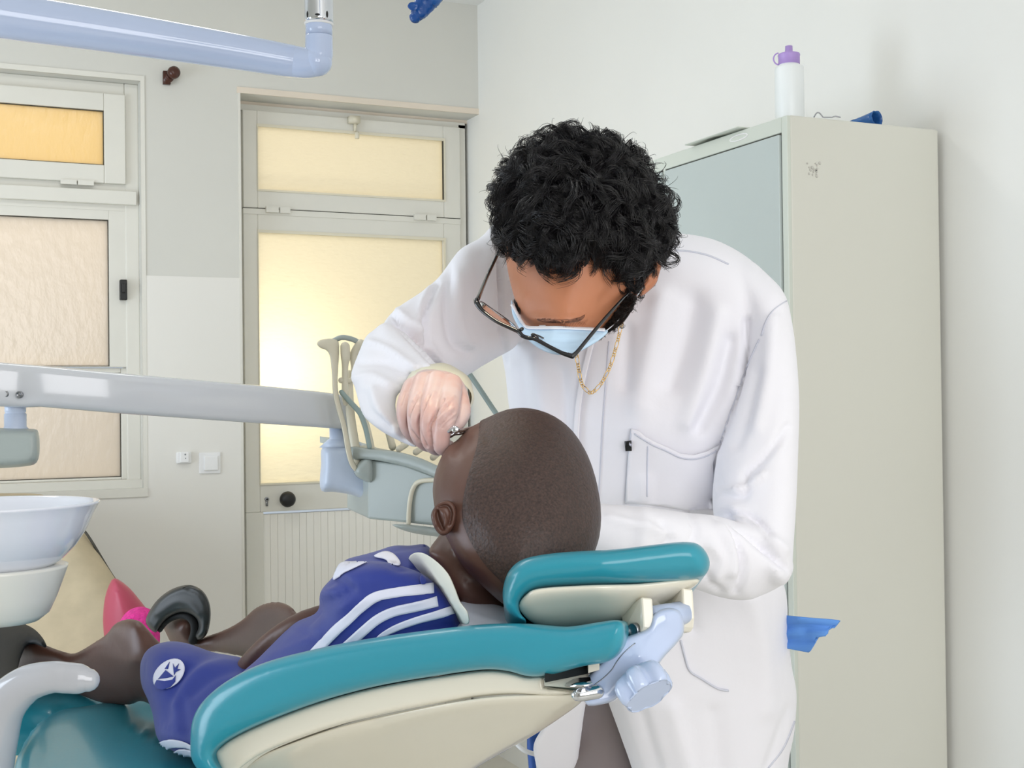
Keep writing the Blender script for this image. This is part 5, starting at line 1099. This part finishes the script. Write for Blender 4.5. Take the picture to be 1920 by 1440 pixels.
# ---------------------------------------------------------------- gloved hands
def glove(palm, fingers, cuff, marks, name='glove'):
    V, F = remesh(join(palm+[ptube(f, 18, 6) for f in fingers]), 0.0019, 2)
    if marks: V, F = sculpt((V, F), marks, gain=1.9)
    g_ = mk(name, V, F, M['glove'], dt)
    if cuff: mk('glove_cuff', *cuff, M['glovecuff'], g_)
    return g_
fingers = [[(776, 728, 1.512, 22), (759, 766, 1.482, 16.5), (766, 804, 1.48, 15), (786, 824, 1.50, 13.5), (800, 815, 1.53, 12)],
           [(796, 718, 1.50, 22), (780, 770, 1.458, 17.5), (785, 815, 1.458, 16), (803, 834, 1.48, 14), (815, 822, 1.52, 13)],
           [(820, 716, 1.492, 22), (806, 772, 1.44, 18), (805, 824, 1.442, 16), (821, 841, 1.465, 14), (832, 828, 1.50, 13)],
           [(846, 722, 1.49, 22), (840, 772, 1.432, 20), (828, 815, 1.428, 17), (829, 838, 1.435, 16), (842, 838, 1.45, 13)],
           [(858, 740, 1.515, 20), (866, 772, 1.475, 17), (858, 794, 1.455, 14), (848, 806, 1.45, 11)]]
palm = [ball(812, 736, 1.515, 62, 42, 0.026, rot=-0.12), ball(822, 742, 1.50, 48, 30, 0.024), ptube([(815, 738, 1.53, 45), (800, 730, 1.58, 40)], 20, 4)]
cR = []
for i, (s_, dd) in enumerate([(0.97, 0.0), (1.06, 0.012), (1.12, 0.03), (1.15, 0.05), (1.12, 0.055), (1.05, 0.05)]):
    cR.append((s_, dd))
Vc = []; Fc = []; n = 48
c3 = W(826, 750, 1.53); a3 = Rv*(60*1.53/FPX); b3 = Uv*(50*1.53/FPX); axc = W(790, 730, 1.60)-c3; axc /= np.linalg.norm(axc)
for s_, dd in cR:
    for j in range(n):
        t = 2*PI*j/n; wob = 1+0.02*math.sin(7*t+dd*90); Vc.append(c3+axc*dd+Rv*0.012*(dd/0.05)+(a3*math.cos(t)+b3*math.sin(t))*s_*wob)
for i in range(len(cR)-1):
    for j in range(n): Fc.append((i*n+j, i*n+(j+1) % n, (i+1)*n+(j+1) % n, (i+1)*n+j))
wr_ = [([(782, 745), (768, 775), (766, 800), (786, 826)], 2.2, -0.0022), ([(806, 742), (790, 775), (786, 805), (800, 838)], 2.2, -0.0022), ([(832, 748), (815, 780), (806, 805), (812, 840)], 2.2, -0.0024),
       ([(845, 755), (825, 775), (812, 790)], 1.6, -0.0012), ([(850, 764), (832, 778), (818, 792)], 1.6, 0.0012), ([(853, 772), (838, 784), (822, 800)], 1.5, -0.0012), ([(856, 780), (842, 790), (830, 803)], 1.5, -0.0012), ([(852, 742), (838, 758)], 2, 0.0015),
       ([(786, 735), (775, 752)], 2, 0.0014), ([(815, 735), (800, 755)], 2, 0.0014), ([(760, 735), (752, 760)], 2, -0.0012)]
glove(palm, fingers, (Vc, Fc), wr_)
f2 = [[(1075, 985, 1.53, 22), (1040, 975-8*i, 1.525+0.006*i, 14), (1012+3*i, 955-9*i, 1.52+0.004*i, 12), (995+4*i, 935-6*i, 1.505, 10)] for i in range(4)]+[[(1075, 1000, 1.52, 18), (1045, 1008, 1.50, 13), (1020, 1000, 1.49, 11)]]
glove([ball(1085, 985, 1.535, 42, 34, 0.018)], f2, None, None)
# instrument held in the hand and used in the mouth
ins = mk('dental_forceps', *join([ptube([(832, 806, 1.425, 4), (842, 808, 1.42, 4.5), (852, 803, 1.42, 5.5), (862, 808, 1.425, 4), (878, 803, 1.44, 2.5), (896, 798, 1.46, 1.8)], 14, 6),
      ptube([(829, 812, 1.435, 4), (840, 818, 1.43, 4.5), (852, 812, 1.43, 5), (864, 812, 1.43, 3.5), (880, 808, 1.445, 2)], 14, 6), lathe(W(854, 806, 1.418), [(0.0042, -0.002), (0.0042, 0.002), (0.003, 0.003)], 20, -Fv),
      ptube([(832, 806, 1.425, 4), (826, 800, 1.47, 4), (815, 790, 1.50, 4)], 12, 4), ptube([(829, 812, 1.435, 4), (822, 812, 1.47, 4), (812, 806, 1.50, 4)], 12, 4)]), M['chrome'])
tag(ins, 'small chrome dental instrument held by the gloved fingers at the mouth', 'instrument')
# blue stool and white hose low behind the chair
st = thing('dental_stool', 'blue stool with a white tube ring, mostly hidden below the chair', 'stool', np.array([*W(1000, 1440, 2.6)[:2], 0]))
c_ = W(930, 1600, 2.62)
mk('stool_back', *inflate([(990, 1372), (1000, 1362), (1012, 1366), (1016, 1400), (1018, 1460), (1020, 1560), (998, 1560), (992, 1450), (988, 1400)], [(1000, 1440, 2.4)], 0.015, 10, step=6), M['bluechair'], st)
mk('tube_ring', *ptube([(960, 1380, 2.38, 4.5), (970, 1396, 2.37, 4.5), (985, 1408, 2.36, 4.5), (1010, 1416, 2.36, 4.5), (1030, 1420, 2.38, 4.5)], 12, 6), M['plastic_white'], st)
mk('stool_column', *join([lathe((c_[0], c_[1], 0), [(0.22, 0), (0.22, 0.03), (0.03, 0.05), (0.025, 0.42)], 36), lathe((c_[0], c_[1], 0.42), [(0.17, 0), (0.18, 0.02), (0.18, 0.06), (0.16, 0.08), (0.01, 0.085)], 40), tube([c_*[1, 1, 0]+np.array([0, 0, 0.55]), W(1006, 1550, 2.41)], 0.012, 12)]), M['bluechair'], st)
